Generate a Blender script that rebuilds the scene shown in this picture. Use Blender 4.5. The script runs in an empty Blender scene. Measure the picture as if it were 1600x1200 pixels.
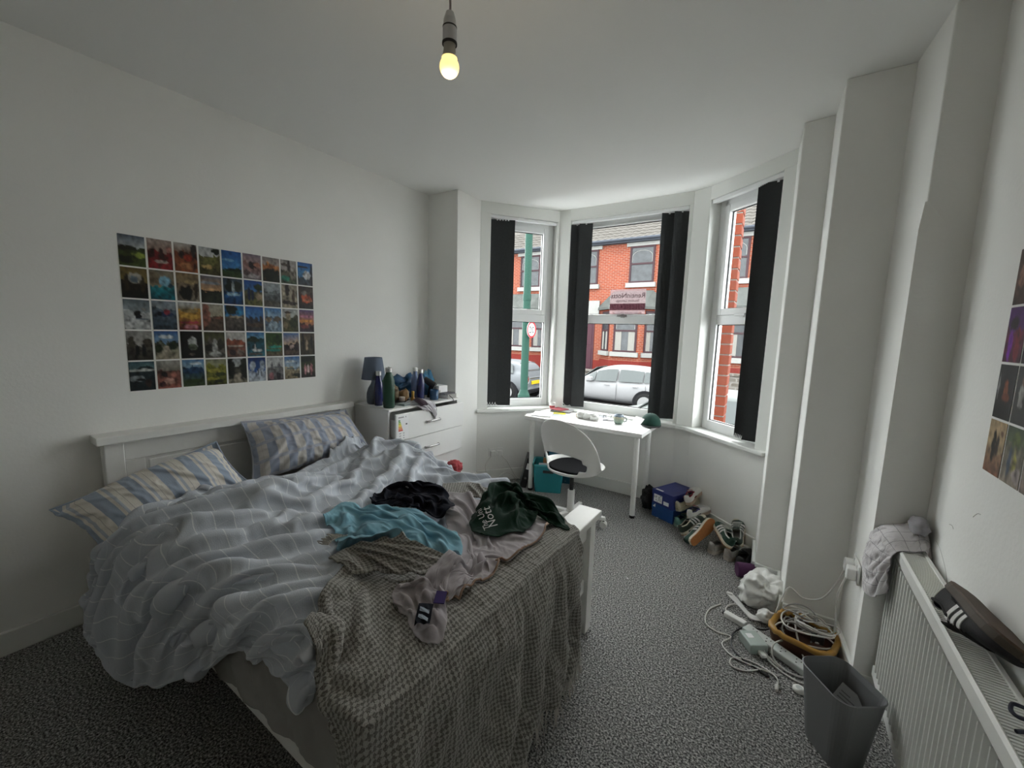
import bpy, math, random, bmesh
import numpy as np
from mathutils import Matrix, Vector
PI = math.pi
S = bpy.context.scene
COL = S.collection

# ------------------------------------------------------------------ camera, sky, exposure
cam = bpy.data.cameras.new('camera'); camo = bpy.data.objects.new('camera', cam); COL.objects.link(camo)
cam.sensor_width = 36; cam.lens = 14.3104; cam.clip_start = .02; cam.clip_end = 200
_M = [[0.832929, 0.552573, 0.029886], [0.094433, -0.088715, -0.99157], [-0.545263, 0.82873, -0.126075]]
camo.matrix_world = Matrix(((_M[0][0], -_M[1][0], -_M[2][0], 2.78), (_M[0][1], -_M[1][1], -_M[2][1], 0.0),
                            (_M[0][2], -_M[1][2], -_M[2][2], 1.504), (0, 0, 0, 1)))
S.camera = camo
S.view_settings.view_transform = 'Standard'; S.view_settings.look = 'None'
S.view_settings.gamma = 1; S.view_settings.use_curve_mapping = False
S.view_settings.exposure = 1.5
SKY = 3.4
world = bpy.data.worlds.new('overcast_sky'); S.world = world; world.use_nodes = True
bg = world.node_tree.nodes['Background']; bg.inputs[0].default_value = (.97, .99, 1, 1); bg.inputs[1].default_value = SKY
sun = bpy.data.lights.new('room_fill_sun', 'SUN'); sun.energy = 3.5; sun.angle = math.radians(95); sun.color = (1, .99, .97)  # added wide soft sun from beyond the houses, brightens the room but not the facades
suno = bpy.data.objects.new('room_fill_sun', sun); COL.objects.link(suno); suno.rotation_euler = Vector((.32, -.74, -.62)).to_track_quat('-Z', 'Y').to_euler()
try:
    S.cycles.max_bounces = 14; S.cycles.diffuse_bounces = 10; S.cycles.transparent_max_bounces = 24
    S.cycles.use_denoising = True
    S.cycles.sample_clamp_indirect = 6
except Exception: pass

# ------------------------------------------------------------------ materials
def nd(nt, t, **k):
    n = nt.nodes.new(t)
    for a, b in k.items(): setattr(n, a, b)
    return n
def mat(name, col, rough=.6, metal=0, bump=0, bscale=60, var=0, vscale=8, spec=.5, emit=None, es=1, sheen=0, alpha=1, coat=0, trans=0):
    m = bpy.data.materials.new(name); m.use_nodes = True; nt = m.node_tree; p = nt.nodes['Principled BSDF']
    p.inputs['Base Color'].default_value = (*col, 1); p.inputs['Roughness'].default_value = rough; p.inputs['Metallic'].default_value = metal
    p.inputs['Specular IOR Level'].default_value = spec
    if sheen: p.inputs['Sheen Weight'].default_value = sheen
    if coat: p.inputs['Coat Weight'].default_value = coat
    if trans: p.inputs['Transmission Weight'].default_value = trans
    if alpha < 1: p.inputs['Alpha'].default_value = alpha
    if emit: p.inputs['Emission Color'].default_value = (*emit, 1); p.inputs['Emission Strength'].default_value = es
    if bump or var:
        tc = nd(nt, 'ShaderNodeTexCoord')
    if var:
        n = nd(nt, 'ShaderNodeTexNoise'); n.inputs['Scale'].default_value = vscale; n.inputs['Detail'].default_value = 4
        nt.links.new(tc.outputs['Object'], n.inputs['Vector'])
        r = nd(nt, 'ShaderNodeMapRange'); r.inputs[1].default_value = .3; r.inputs[2].default_value = .7
        r.inputs[3].default_value = 1 - var; r.inputs[4].default_value = 1 + var
        nt.links.new(n.outputs[0], r.inputs[0])
        mx = nd(nt, 'ShaderNodeMix', data_type='RGBA', blend_type='MULTIPLY'); mx.inputs[0].default_value = 1
        mx.inputs[6].default_value = (*col, 1); nt.links.new(r.outputs[0], mx.inputs[7]); nt.links.new(mx.outputs[2], p.inputs['Base Color'])
    if bump:
        n = nd(nt, 'ShaderNodeTexNoise'); n.inputs['Scale'].default_value = bscale; n.inputs['Detail'].default_value = 5
        nt.links.new(tc.outputs['Object'], n.inputs['Vector'])
        b = nd(nt, 'ShaderNodeBump'); b.inputs['Strength'].default_value = bump; b.inputs['Distance'].default_value = .01
        nt.links.new(n.outputs[0], b.inputs['Height']); nt.links.new(b.outputs[0], p.inputs['Normal'])
    return m
M = {}
M['wall'] = mat('wall_paint', (.84, .84, .815), .85, bump=.08, bscale=70, var=.02, vscale=2.5, spec=.2)
M['ceil'] = mat('ceiling_paint', (.87, .87, .85), .9, bump=.05, bscale=90, spec=.2)
M['gloss'] = mat('gloss_white_paint', (.80, .81, .78), .35, bump=.02, bscale=30)
M['upvc'] = mat('white_upvc', (.84, .85, .85), .3)
M['lam'] = mat('white_laminate', (.82, .82, .81), .4, var=.015)
M['bedwhite'] = mat('painted_white_wood', (.80, .80, .775), .4, bump=.05, bscale=25, var=.02, vscale=20)
M['plastic'] = mat('white_plastic', (.82, .82, .80), .35)
M['powder'] = mat('white_powder_coat', (.84, .84, .82), .4)
M['black'] = mat('black_plastic', (.02, .02, .022), .4)
M['blackcloth'] = mat('black_fabric', (.022, .022, .024), .9, bump=.4, bscale=300)
M['blind'] = mat('charcoal_blind_fabric', (.028, .031, .033), .8, bump=.15, bscale=250, var=.1, vscale=60)
M['chrome'] = mat('dark_chrome', (.45, .45, .45), .25, metal=1)
M['steel'] = mat('brushed_steel', (.6, .6, .6), .3, metal=1)
M['seal'] = mat('black_rubber_seal', (.03, .03, .03), .6)
M['rad'] = mat('radiator_enamel', (.76, .77, .74), .35)
M['paper'] = mat('paper', (.85, .85, .86), .8)
M['rubber'] = mat('tyre_rubber', (.012, .012, .012), .9, spec=.04); M['extblack'] = mat('black_car_trim', (.01, .01, .011), .8, spec=.05)
def glass_mat():
    m = bpy.data.materials.new('window_glass'); m.use_nodes = True; nt = m.node_tree; nt.nodes.clear()
    o = nd(nt, 'ShaderNodeOutputMaterial'); mx = nd(nt, 'ShaderNodeMixShader'); t = nd(nt, 'ShaderNodeBsdfTransparent'); g = nd(nt, 'ShaderNodeBsdfGlossy')
    t.inputs[0].default_value = (.95, .965, .96, 1); g.inputs['Roughness'].default_value = .02
    f = nd(nt, 'ShaderNodeFresnel'); f.inputs[0].default_value = 1.06
    nt.links.new(f.outputs[0], mx.inputs[0]); nt.links.new(t.outputs[0], mx.inputs[1]); nt.links.new(g.outputs[0], mx.inputs[2]); nt.links.new(mx.outputs[0], o.inputs[0])
    return m
M['glass'] = glass_mat()
def carpet_mat():
    m = mat('grey_twist_carpet', (.1, .1, .1), .95, spec=.1, sheen=.0); nt = m.node_tree; p = nt.nodes['Principled BSDF']
    tc = nd(nt, 'ShaderNodeTexCoord')
    n = nd(nt, 'ShaderNodeTexNoise'); n.inputs['Scale'].default_value = 130; n.inputs['Detail'].default_value = 4; n.inputs['Roughness'].default_value = .75
    nt.links.new(tc.outputs['Object'], n.inputs['Vector'])
    r = nd(nt, 'ShaderNodeValToRGB'); e = r.color_ramp.elements
    e[0].position = .38; e[0].color = (.022, .022, .023, 1); e[1].position = .62; e[1].color = (.82, .81, .79, 1)
    q = e.new(.5); q.color = (.245, .243, .238, 1)
    nt.links.new(n.outputs[0], r.inputs[0]); nt.links.new(r.outputs[0], p.inputs['Base Color'])
    b = nd(nt, 'ShaderNodeBump'); b.inputs['Strength'].default_value = .9; b.inputs['Distance'].default_value = .012
    nt.links.new(n.outputs[0], b.inputs['Height']); nt.links.new(b.outputs[0], p.inputs['Normal'])
    return m
M['carpet'] = carpet_mat()
def brick_mat(name, c1, c2, mortar, bw=.225, bh=.075, ms=.010, axis='x'):
    m = mat(name, c1, .85, spec=.2); nt = m.node_tree; p = nt.nodes['Principled BSDF']
    tc = nd(nt, 'ShaderNodeTexCoord'); s = nd(nt, 'ShaderNodeSeparateXYZ'); c = nd(nt, 'ShaderNodeCombineXYZ')
    nt.links.new(tc.outputs['Object'], s.inputs[0])
    ad = nd(nt, 'ShaderNodeMath'); nt.links.new(s.outputs[0], ad.inputs[0]); nt.links.new(s.outputs[1], ad.inputs[1])
    nt.links.new(ad.outputs[0], c.inputs[0]); nt.links.new(s.outputs[2], c.inputs[1])
    b = nd(nt, 'ShaderNodeTexBrick'); b.inputs['Scale'].default_value = 1; b.inputs['Brick Width'].default_value = bw; b.inputs['Row Height'].default_value = bh
    b.inputs['Mortar Size'].default_value = ms; b.inputs['Color1'].default_value = (*c1, 1); b.inputs['Color2'].default_value = (*c2, 1); b.inputs['Mortar'].default_value = (*mortar, 1)
    nt.links.new(c.outputs[0], b.inputs['Vector']); nt.links.new(b.outputs['Color'], p.inputs['Base Color'])
    bu = nd(nt, 'ShaderNodeBump'); bu.inputs['Strength'].default_value = .6; bu.inputs['Distance'].default_value = .01; bu.invert = True
    nt.links.new(b.outputs['Fac'], bu.inputs['Height']); nt.links.new(bu.outputs[0], p.inputs['Normal'])
    return m
M['brick'] = brick_mat('red_brick', (.165, .034, .015), (.13, .025, .012), (.17, .10, .075))

# ------------------------------------------------------------------ mesh helpers
class MB:
    def __init__(s): s.v = []; s.f = []; s.T = Matrix()
    def add(s, vs, fs):
        o = len(s.v); s.v += [tuple(s.T @ Vector(p)) for p in vs]; s.f += [tuple(i + o for i in f) for f in fs]; return s
    def box(s, a, b, T=None):
        (x0, y0, z0), (x1, y1, z1) = a, b
        vs = [(x0, y0, z0), (x1, y0, z0), (x1, y1, z0), (x0, y1, z0), (x0, y0, z1), (x1, y0, z1), (x1, y1, z1), (x0, y1, z1)]
        if T: vs = [tuple(T @ Vector(p)) for p in vs]
        return s.add(vs, [(3, 2, 1, 0), (4, 5, 6, 7), (0, 1, 5, 4), (1, 2, 6, 5), (2, 3, 7, 6), (3, 0, 4, 7)])
    def prism(s, poly, z0, z1, T=None):
        n = len(poly); vs = [(x, y, z0) for x, y in poly] + [(x, y, z1) for x, y in poly]
        if T: vs = [tuple(T @ Vector(p)) for p in vs]
        return s.add(vs, [tuple(range(n))[::-1], tuple(range(n, 2 * n))] + [(i, (i + 1) % n, n + (i + 1) % n, n + i) for i in range(n)])
    def lathe(s, prof, n=24, c=(0, 0, 0), T=None, cap=True):
        vs = []; k = len(prof)
        for r, z in prof:
            for i in range(n):
                a = 2 * PI * i / n; vs.append((c[0] + r * math.cos(a), c[1] + r * math.sin(a), c[2] + z))
        if T: vs = [tuple(T @ Vector(p)) for p in vs]
        fs = [(j * n + i, j * n + (i + 1) % n, (j + 1) * n + (i + 1) % n, (j + 1) * n + i) for j in range(k - 1) for i in range(n)]
        if cap: fs += [tuple(range(n))[::-1], tuple(range((k - 1) * n, k * n))]
        return s.add(vs, fs)
    def tube(s, pts, r, n=8, closed=False, smooth=0):
        pts = [Vector(p) for p in pts]
        if smooth: pts = catmull(pts, smooth, closed)
        k = len(pts); vs = []; up = Vector((0, 0, 1)); prev = None
        for i, p in enumerate(pts):
            a = pts[(i - 1) % k] if (closed or i > 0) else p; b = pts[(i + 1) % k] if (closed or i < k - 1) else p
            d = (b - a).normalized() if (b - a).length > 1e-9 else Vector((0, 0, 1))
            x = (prev - d * prev.dot(d)) if prev else d.cross(up if abs(d.z) < .95 else Vector((1, 0, 0)))
            x = x.normalized() if x.length > 1e-6 else Vector((1, 0, 0)); prev = x; y = d.cross(x)
            rr = r[i * len(r) // k] if isinstance(r, (list, tuple)) else r
            for j in range(n):
                t = 2 * PI * j / n; vs.append(tuple(p + x * rr * math.cos(t) + y * rr * math.sin(t)))
        m = k if closed else k - 1
        fs = [(i * n + j, i * n + (j + 1) % n, ((i + 1) % k) * n + (j + 1) % n, ((i + 1) % k) * n + j) for i in range(m) for j in range(n)]
        if not closed: fs += [tuple(range(n))[::-1], tuple(range((k - 1) * n, k * n))]
        return s.add(vs, fs)
    def cyl(s, a, b, r0, r1=None, n=16):
        a = Vector(a); b = Vector(b); r1 = r0 if r1 is None else r1
        q = (b - a).to_track_quat('Z', 'Y').to_matrix().to_4x4(); q.translation = a
        return s.lathe([(r0, 0), (r1, (b - a).length)], n, T=q)
    def obj(s, name, m, parent=None, smooth=False, bevel=0, sub=0, solid=0, world=False, seg=2):
        me = bpy.data.meshes.new(name); me.from_pydata(s.v, [], s.f); me.update()
        return mesh_obj(name, me, m, parent, smooth, bevel, sub, solid, world, seg)
def mesh_obj(name, me, m, parent=None, smooth=False, bevel=0, sub=0, solid=0, world=False, seg=2):
    o = bpy.data.objects.new(name, me); COL.objects.link(o)
    for x in (m if isinstance(m, (list, tuple)) else [m]): me.materials.append(x)
    if smooth:
        me.polygons.foreach_set('use_smooth', [True] * len(me.polygons))
    if bevel:
        b = o.modifiers.new('bevel', 'BEVEL'); b.width = bevel; b.segments = seg; b.limit_method = 'ANGLE'; b.angle_limit = .6; b.harden_normals = False
    if solid:
        b = o.modifiers.new('solid', 'SOLIDIFY'); b.thickness = solid; b.offset = 0
    if sub:
        b = o.modifiers.new('sub', 'SUBSURF'); b.levels = sub; b.render_levels = sub
    if parent is not None:
        o.parent = parent
        if world: o.matrix_parent_inverse = local(parent).inverted()
    return o
def local(p):
    M_ = p.matrix_basis.copy()
    return M_ if p.parent is None else local(p.parent) @ p.matrix_parent_inverse @ M_
def catmull(p, k, closed=False):
    out = []; n = len(p); m = n if closed else n - 1
    for i in range(m):
        g = lambda j: p[j % n] if closed else p[min(max(j, 0), n - 1)]
        a, b, c, d = g(i - 1), g(i), g(i + 1), g(i + 2)
        for s_ in range(k):
            t = s_ / k; out.append(.5 * ((2 * b) + (c - a) * t + (2 * a - 5 * b + 4 * c - d) * t * t + (3 * b - a - 3 * c + d) * t ** 3))
    if not closed: out.append(p[-1])
    return out
def tag(o, label=None, cat=None, group=None, kind=None):
    for k, v in (('label', label), ('category', cat), ('group', group), ('kind', kind)):
        if v: o[k] = v
    return o
def thing(name, label, cat, loc=(0, 0, 0), rz=0, group=None, rot=None):
    o = bpy.data.objects.new(name, None); o.empty_display_size = .05; COL.objects.link(o); o.location = loc
    o.rotation_euler = rot if rot else (0, 0, rz)
    return tag(o, label, cat, group)
def struct(o): o['kind'] = 'structure'; return o
def box_obj(name, a, b, m, parent=None, bevel=0, world=False): return MB().box(a, b).obj(name, m, parent, bevel=bevel, world=world)
def copy_tree(o, parent=None):
    c = o.copy(); COL.objects.link(c)
    if parent is not None: c.parent = parent; c.matrix_parent_inverse = o.matrix_parent_inverse
    for ch in list(o.children): copy_tree(ch, c)
    return c
def text_mesh(s, size=1, ext=0, align='LEFT'):
    cu = bpy.data.curves.new('txt', 'FONT'); cu.body = s; cu.size = size; cu.extrude = ext; cu.align_x = align; cu.resolution_u = 3
    o = bpy.data.objects.new('txt', cu); COL.objects.link(o)
    dg = bpy.context.evaluated_depsgraph_get(); me = bpy.data.meshes.new_from_object(o.evaluated_get(dg))
    bpy.data.objects.remove(o); bpy.data.curves.remove(cu)
    return me
def text_obj(name, s, size, m, T, parent=None, world=False, align='LEFT', ext=.0004):
    me = text_mesh(s, size, ext, align); me.transform(T); me.materials.clear()
    return mesh_obj(name, me, m, parent, world=world)
def frame3(o, x, y, z):   # matrix with the given axes
    x, y, z = Vector(x).normalized(), Vector(y).normalized(), Vector(z).normalized()
    return Matrix(((x.x, y.x, z.x, o[0]), (x.y, y.y, z.y, o[1]), (x.z, y.z, z.z, o[2]), (0, 0, 0, 1)))
# ------------------------------------------------------------------ room shell
H = 2.70; YB = -1.6; XR = 3.31
struct(box_obj('floor', (-.1, YB - .1, -.12), (3.6, 4.0, 0), M['carpet']))
P = [(.35, 2.78), (.34, 3.10), (.83, 3.735), (.95, 3.735), (2.06, 3.74), (2.19, 3.69), (2.75, 3.22), (2.765, 2.885), (2.90, 2.865), (2.91, 2.515), (3.145, 2.515), (3.175, 2.16)]
outl = [(0, YB), (0, 2.765)] + P + [(XR, 2.16), (XR, YB)]
cx = [(-.12, YB - .1), (-.12, 2.9), (.24, 2.9), (.22, 3.2), (.76, 3.9), (2.13, 3.92), (2.95, 3.28), (3.0, 3.0), (3.6, 3.0), (3.6, YB - .1)]
struct(MB().prism(cx, H, H + .1).obj('ceiling', M['ceil']))
def wall(name, a, b, z0=0, z1=H, t=.10, m=None):   # a->b runs with the room on its right; thickness goes outward (left)
    d = Vector((b[0] - a[0], b[1] - a[1])).normalized(); n = Vector((-d.y, d.x)) * t
    return struct(MB().prism([(a[0], a[1]), (b[0], b[1]), (b[0] + n.x, b[1] + n.y), (a[0] + n.x, a[1] + n.y)][::-1], z0, z1).obj(name, m or M['wall']))
wall('wall_left', (0, YB), (0, 2.765))
wall('wall_back', (XR, YB), (0, YB))
wall('wall_right', (XR, 2.16), (XR, YB))
struct(MB().prism([(-.1, 2.765), (.35, 2.765), (.34, 3.10), (.24, 3.2), (-.1, 3.2)], 0, H).obj('wall_bay_left', M['wall'], bevel=.006))
# right-hand stepped piers between bay and room: real solid returns
struct(MB().prism([(2.75, 3.22), (2.765, 2.885), (2.90, 2.865), (3.5, 2.865), (3.5, 3.22)], 0, H).obj('wall_bay_right', M['wall'], bevel=.006))
struct(MB().prism([(2.90, 2.865), (2.91, 2.515), (3.145, 2.515), (3.5, 2.515), (3.5, 2.865)], 0, H).obj('wall_pier_right', M['wall'], bevel=.006))
struct(MB().prism([(3.145, 2.515), (3.175, 2.16), (3.5, 2.16), (3.5, 2.515)], 0, H).obj('wall_return_right', M['wall'], bevel=.006))
# boxed-in lower strip with a sloping top on the return beside the radiator
struct(MB().add([(3.160, 2.20, 0), (3.240, 2.20, 0), (3.240, 2.145, 0), (3.160, 2.145, 0), (3.160, 2.20, 1.93), (3.240, 2.20, 1.93), (3.240, 2.145, 1.93), (3.160, 2.145, 1.93),
                 (3.17, 2.20, 2.03), (3.18, 2.20, 2.03), (3.18, 2.16, 2.03), (3.17, 2.16, 2.03)],
                [(0, 1, 2, 3)[::-1], (0, 1, 5, 4), (1, 2, 6, 5), (2, 3, 7, 6), (3, 0, 4, 7), (4, 5, 9, 8), (5, 6, 10, 9), (6, 7, 11, 10), (7, 4, 8, 11), (8, 9, 10, 11)]).obj('trim_1', M['wall']))
# ------------------------------------------------------------------ bay: three windows, sills, blinds
ZS, ZT = .745, 2.60     # sill top, head underside
def bay_side(idx, A, B, o0, o1, names):
    A = Vector((*A, 0)); B = Vector((*B, 0)); L = (B - A).length; u = (B - A) / L; n = Vector((-u.y, u.x, 0))   # n points outward
    T = frame3(A, u, n, (0, 0, 1))     # local: x along, y outward, z up
    def put(mb, name, m, parent=None, **k):
        mb.v = [tuple(T @ Vector(p)) for p in mb.v]; return mb.obj(name, m, parent, **k)
    struct(put(MB().box((-.02, 0, 0), (L + .02, .26, ZS - .03)), 'wall_' + names, M['wall']))
    mb = MB().box((-.0, 0, ZT), (L, .26, H)); 
    if o0 > .001: mb.box((0, 0, ZS), (o0, .2, ZT))
    if L - o1 > .001: mb.box((o1, 0, ZS), (L, .2, ZT))
    struct(put(mb, 'wall_head_' + names, M['gloss'], bevel=.003))
    struct(put(MB().box((o0, -.004, ZT - .006), (o1, .03, ZT)), 'trim_head_' + names, M['gloss']))
    # sill board
    struct(put(MB().box((-.01, -.045, ZS - .03), (L + .01, .13, ZS)), 'trim_sill_' + names, M['gloss'], bevel=.006))
    # window
    w = bpy.data.objects.new('window_%d' % idx, None); COL.objects.link(w); struct(w)
    y0, y1 = .10, .165; f = .06; zt, zb = ZT + .0, ZS - .002; tr0, tr1 = 1.615, 1.69
    a, b = o0, o1
    put(MB().box((a, y0, zb), (a + f, y1, zt)).box((b - f, y0, zb), (b, y1, zt)).box((a + f, y0, zt - f), (b - f, y1, zt)).box((a + f, y0, zb), (b - f, y1, zb + f + .02)).box((a + f, y0, tr0), (b - f, y1, tr1)), 'window_frame', M['upvc'], w, bevel=.005)
    # opening top sash
    s = .05 if idx != 2 else .012; a2, b2, z2, z3 = a + f, b - f, tr1, zt - f
    put(MB().box((a2, y0 - .012, z2), (a2 + s, y1 - .01, z3)).box((b2 - s, y0 - .012, z2), (b2, y1 - .01, z3)).box((a2 + s, y0 - .012, z3 - s), (b2 - s, y1 - .01, z3)).box((a2 + s, y0 - .012, z2), (b2 - s, y1 - .01, z2 + s)), 'sash', M['upvc'], w, bevel=.005)
    e = .006
    for (p, q, r, t) in ((a2 + s, b2 - s, z2 + s, z3 - s), (a + f, b - f, zb + f + .02, tr0)):
        put(MB().box((p, y0 + .02, r), (p + e, y0 + .03, t)).box((q - e, y0 + .02, r), (q, y0 + .03, t)).box((p, y0 + .02, t - e), (q, y0 + .03, t)).box((p, y0 + .02, r), (q, y0 + .03, r + e)), 'glazing_seal', M['seal'], w)
        put(MB().box((p, y0 + .026, r), (q, y0 + .030, t)), 'pane', M['glass'], w)
    hx = (a + b) / 2 - (.1 if idx == 1 else 0)
    hh = put(MB().box((hx - .05, y0 - .032, tr1 - .012), (hx + .05, y0 - .012, tr1 + .008)).box((hx - .02, y0 - .012, tr1 - .02), (hx + .02, y0, tr1 + .02)), 'handle', M['upvc'] if idx != 2 else M['steel'], w, bevel=.003)
    hh['label'] = 'window handle'
    # portal so that the daylight finds the opening
    pl = bpy.data.lights.new('daylight_portal', 'AREA'); pl.shape = 'RECTANGLE'; pl.size = b - a; pl.size_y = zt - zb
    po = bpy.data.objects.new('daylight_portal', pl); COL.objects.link(po); c = T @ Vector(((a + b) / 2, .22, (zt + zb) / 2)); po.matrix_world = frame3(c, u, (0, 0, 1), (u.cross(Vector((0, 0, 1)))))
    pl.cycles.is_portal = True
    return T, L, u, n
TL, LL, uL, nL = bay_side(1, P[1], P[2], .10, .785, 'bay_side_left')
TC, LC, uC, nC = bay_side(2, P[3], P[4], .0, 1.08, 'bay_centre')
TR_, LR, uR, nR = bay_side(3, P[5], P[6], .01, .64, 'bay_side_right')
for i, (a, b) in enumerate(((P[2], P[3]), (P[4], P[5]))):   # corner posts
    d = Vector((b[0] - a[0], b[1] - a[1])); n = Vector((-d.y, d.x)).normalized()
    a_ = nL if i == 0 else nC; b_ = nC if i == 0 else nR
    q = [a, b, (b[0] + b_.x * .2, b[1] + b_.y * .2), (a[0] + a_.x * .2, a[1] + a_.y * .2)]
    struct(MB().prism(q, ZS, H).obj('wall_post_bay', M['gloss'], bevel=.004))
    q = [a, b, (b[0] + b_.x * .26, b[1] + b_.y * .26), (a[0] + a_.x * .26, a[1] + a_.y * .26)]
    struct(MB().prism(q, 0, ZS - .03).obj('wall_under_post_bay', M['wall']))
    q = [(a[0] - n.x * .04, a[1] - n.y * .04), (b[0] - n.x * .04, b[1] - n.y * .04), (b[0] + b_.x * .12, b[1] + b_.y * .12), (a[0] + a_.x * .12, a[1] + a_.y * .12)]
    struct(MB().prism(q, ZS - .0301, ZS - .0005).obj('trim_sill_post_bay', M['gloss'], bevel=.004))
# vertical blinds
def blind(T, rail, stacks, label, zb=.775):
    t = thing('vertical_blind', label, 'blind', T @ Vector((rail[0], .05, ZT)))
    mb = MB().box((rail[0], .012, ZT - .035), (rail[1], .05, ZT - .008)); mb.v = [tuple(T @ Vector(p)) for p in mb.v]
    mb.obj('headrail', M['upvc'], t, bevel=.003, world=True)
    for xs, ang, dy in stacks:
        for k, x in enumerate(xs):
            W = .0635; c, s = math.cos(ang), math.sin(ang); y = .035 + dy * k
            pts = [(x + c * W * q + s * .004 * (1 - q * q), y + s * W * q + .004 * (1 - q * q) * c) for q in (-1, -.5, 0, .5, 1)]
            pts2 = [(a + s * .0008, b - c * .0008) for a, b in pts]
            mb = MB().prism(pts + pts2[::-1], zb, ZT - .04); mb.v = [tuple(T @ Vector(p)) for p in mb.v]
            sl = mb.obj('slat', M['blind'], t, world=True)
            mb = MB().box((x - .006, y - .004, ZT - .05), (x + .006, y + .004, ZT - .034)); mb.v = [tuple(T @ Vector(p)) for p in mb.v]
            mb.obj('hook', M['upvc'], sl, world=True)
        if len(xs) > 1:
            pts = []
            for k in range(len(xs) - 1):
                xa = xs[k] - math.cos(ang) * .06; xb = xs[k + 1] - math.cos(ang) * .06; ya = .035 + dy * k - math.sin(ang) * .06
                for j in range(6): q = j / 6; pts.append(T @ Vector((xa + (xb - xa) * q, ya - .004, zb + .03 - .03 * math.sin(PI * q) ** .7)))
            MB().tube(pts, .0025, 5).obj('chain', M['upvc'], t, world=True)
    return t
blind(TL, (.10, .78), [([.17 + .026 * k for k in range(5)], -.25, -.006)], 'charcoal vertical blind bunched at the left side window by the chest')
blind(TC, (.005, 1.08 - .005), [([.055, .150], .38, -.004), ([1.08 - .165, 1.08 - .06], .45, -.004)], 'charcoal vertical blind parted to both sides of the middle window')
blind(TR_, (.015, .635), [([.575 - .018 * k for k in range(6)], .5, .004)], 'charcoal vertical blind bunched at the window nearest the pier')
# baseboards
def skirt(name, pts, h=.11, t=.018):
    mb = MB()
    for i in range(len(pts) - 1):
        a, b = Vector((*pts[i], 0)), Vector((*pts[i + 1], 0)); d = (b - a).normalized(); n = Vector((d.y, -d.x, 0))
        mb.prism([tuple((a - d * .0).xy), tuple((a + n * t).xy), tuple((b + n * t + d * .0).xy), tuple(b.xy)], 0, h)
    return struct(mb.obj(name, M['gloss'], bevel=.005))
skirt('baseboard_left', [(0, YB), (0, 2.765)])
skirt('baseboard_bay_left', [(0, 2.765), (.35, 2.765)]); skirt('baseboard_bay_left_return', [(.35, 2.765), (.34, 3.10)])
skirt('baseboard_bay', [P[1], P[2], P[3], P[4], P[5], P[6]], .12)
skirt('baseboard_bay_right', [P[6], P[7], P[8]]); skirt('baseboard_pier', [P[8], P[9], P[10]]); skirt('baseboard_return', [P[10], P[11], (3.24, 2.16)])
skirt('baseboard_right', [(XR, 2.145), (XR, YB)]); skirt('baseboard_back', [(XR, YB), (0, YB)])
# ------------------------------------------------------------------ street outside
M['tile'] = mat('weathered_roof_tile', (0.0584, 0.0534, 0.048), .8, spec=.06, var=.25, vscale=3)
M['stonewhite'] = mat('painted_stone', (0.184, 0.184, 0.175), .7, spec=.06, var=.06)
M['darkframe'] = mat('maroon_window_frame', (0.035, 0.0196, 0.0224), .5, spec=.06)
M['leadglass'] = mat('house_window_pane', (0.0281, 0.0309, 0.0337), .15, spec=.3, var=.3, vscale=5)
M['curtain'] = mat('net_curtain', (0.161, 0.156, 0.143), .9, spec=.06)
M['lead'] = mat('bay_roof_slate', (0.0607, 0.0643, 0.0607), .7, spec=.06, var=.15, vscale=4)
M['gutter'] = mat('gutter_black', (.04, .045, .055), .5, spec=.06)
M['doorc'] = mat('maroon_door', (.045, .02, .026), .4, spec=.06)
M['asphalt'] = mat('asphalt', (0.0462, 0.0462, 0.0483), .9, spec=.06, var=.1)
M['pave'] = mat('pavement_flags', (0.0784, 0.0756, 0.0735), .9, spec=.06, var=.1)
M['stonewall'] = brick_mat('garden_wall_stone', (.06, .05, .04), (.09, .08, .07), (.13, .12, .11), .34, .17, .025)
M['render'] = mat('red_painted_band', (0.109, 0.0182, 0.0146), .8, spec=.06)
M['redbrick2'] = mat('red_quoin_brick', (0.105, 0.0271, 0.0159), .85, spec=.06, var=.15, vscale=9, bump=.2)
GZ = -.95
struct(box_obj('road', (-30, 7.6, GZ - .3), (25, 14.9, GZ), M['asphalt']))
struct(box_obj('pavement_far', (-30, 14.9, GZ - .3), (25, 30, GZ + .12), M['pave'], bevel=.02))
struct(box_obj('pavement_near', (-30, 4.0, GZ - .3), (25, 7.6, GZ + .12), M['pave'], bevel=.02))
YF = 18.0
tile_me = None
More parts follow.
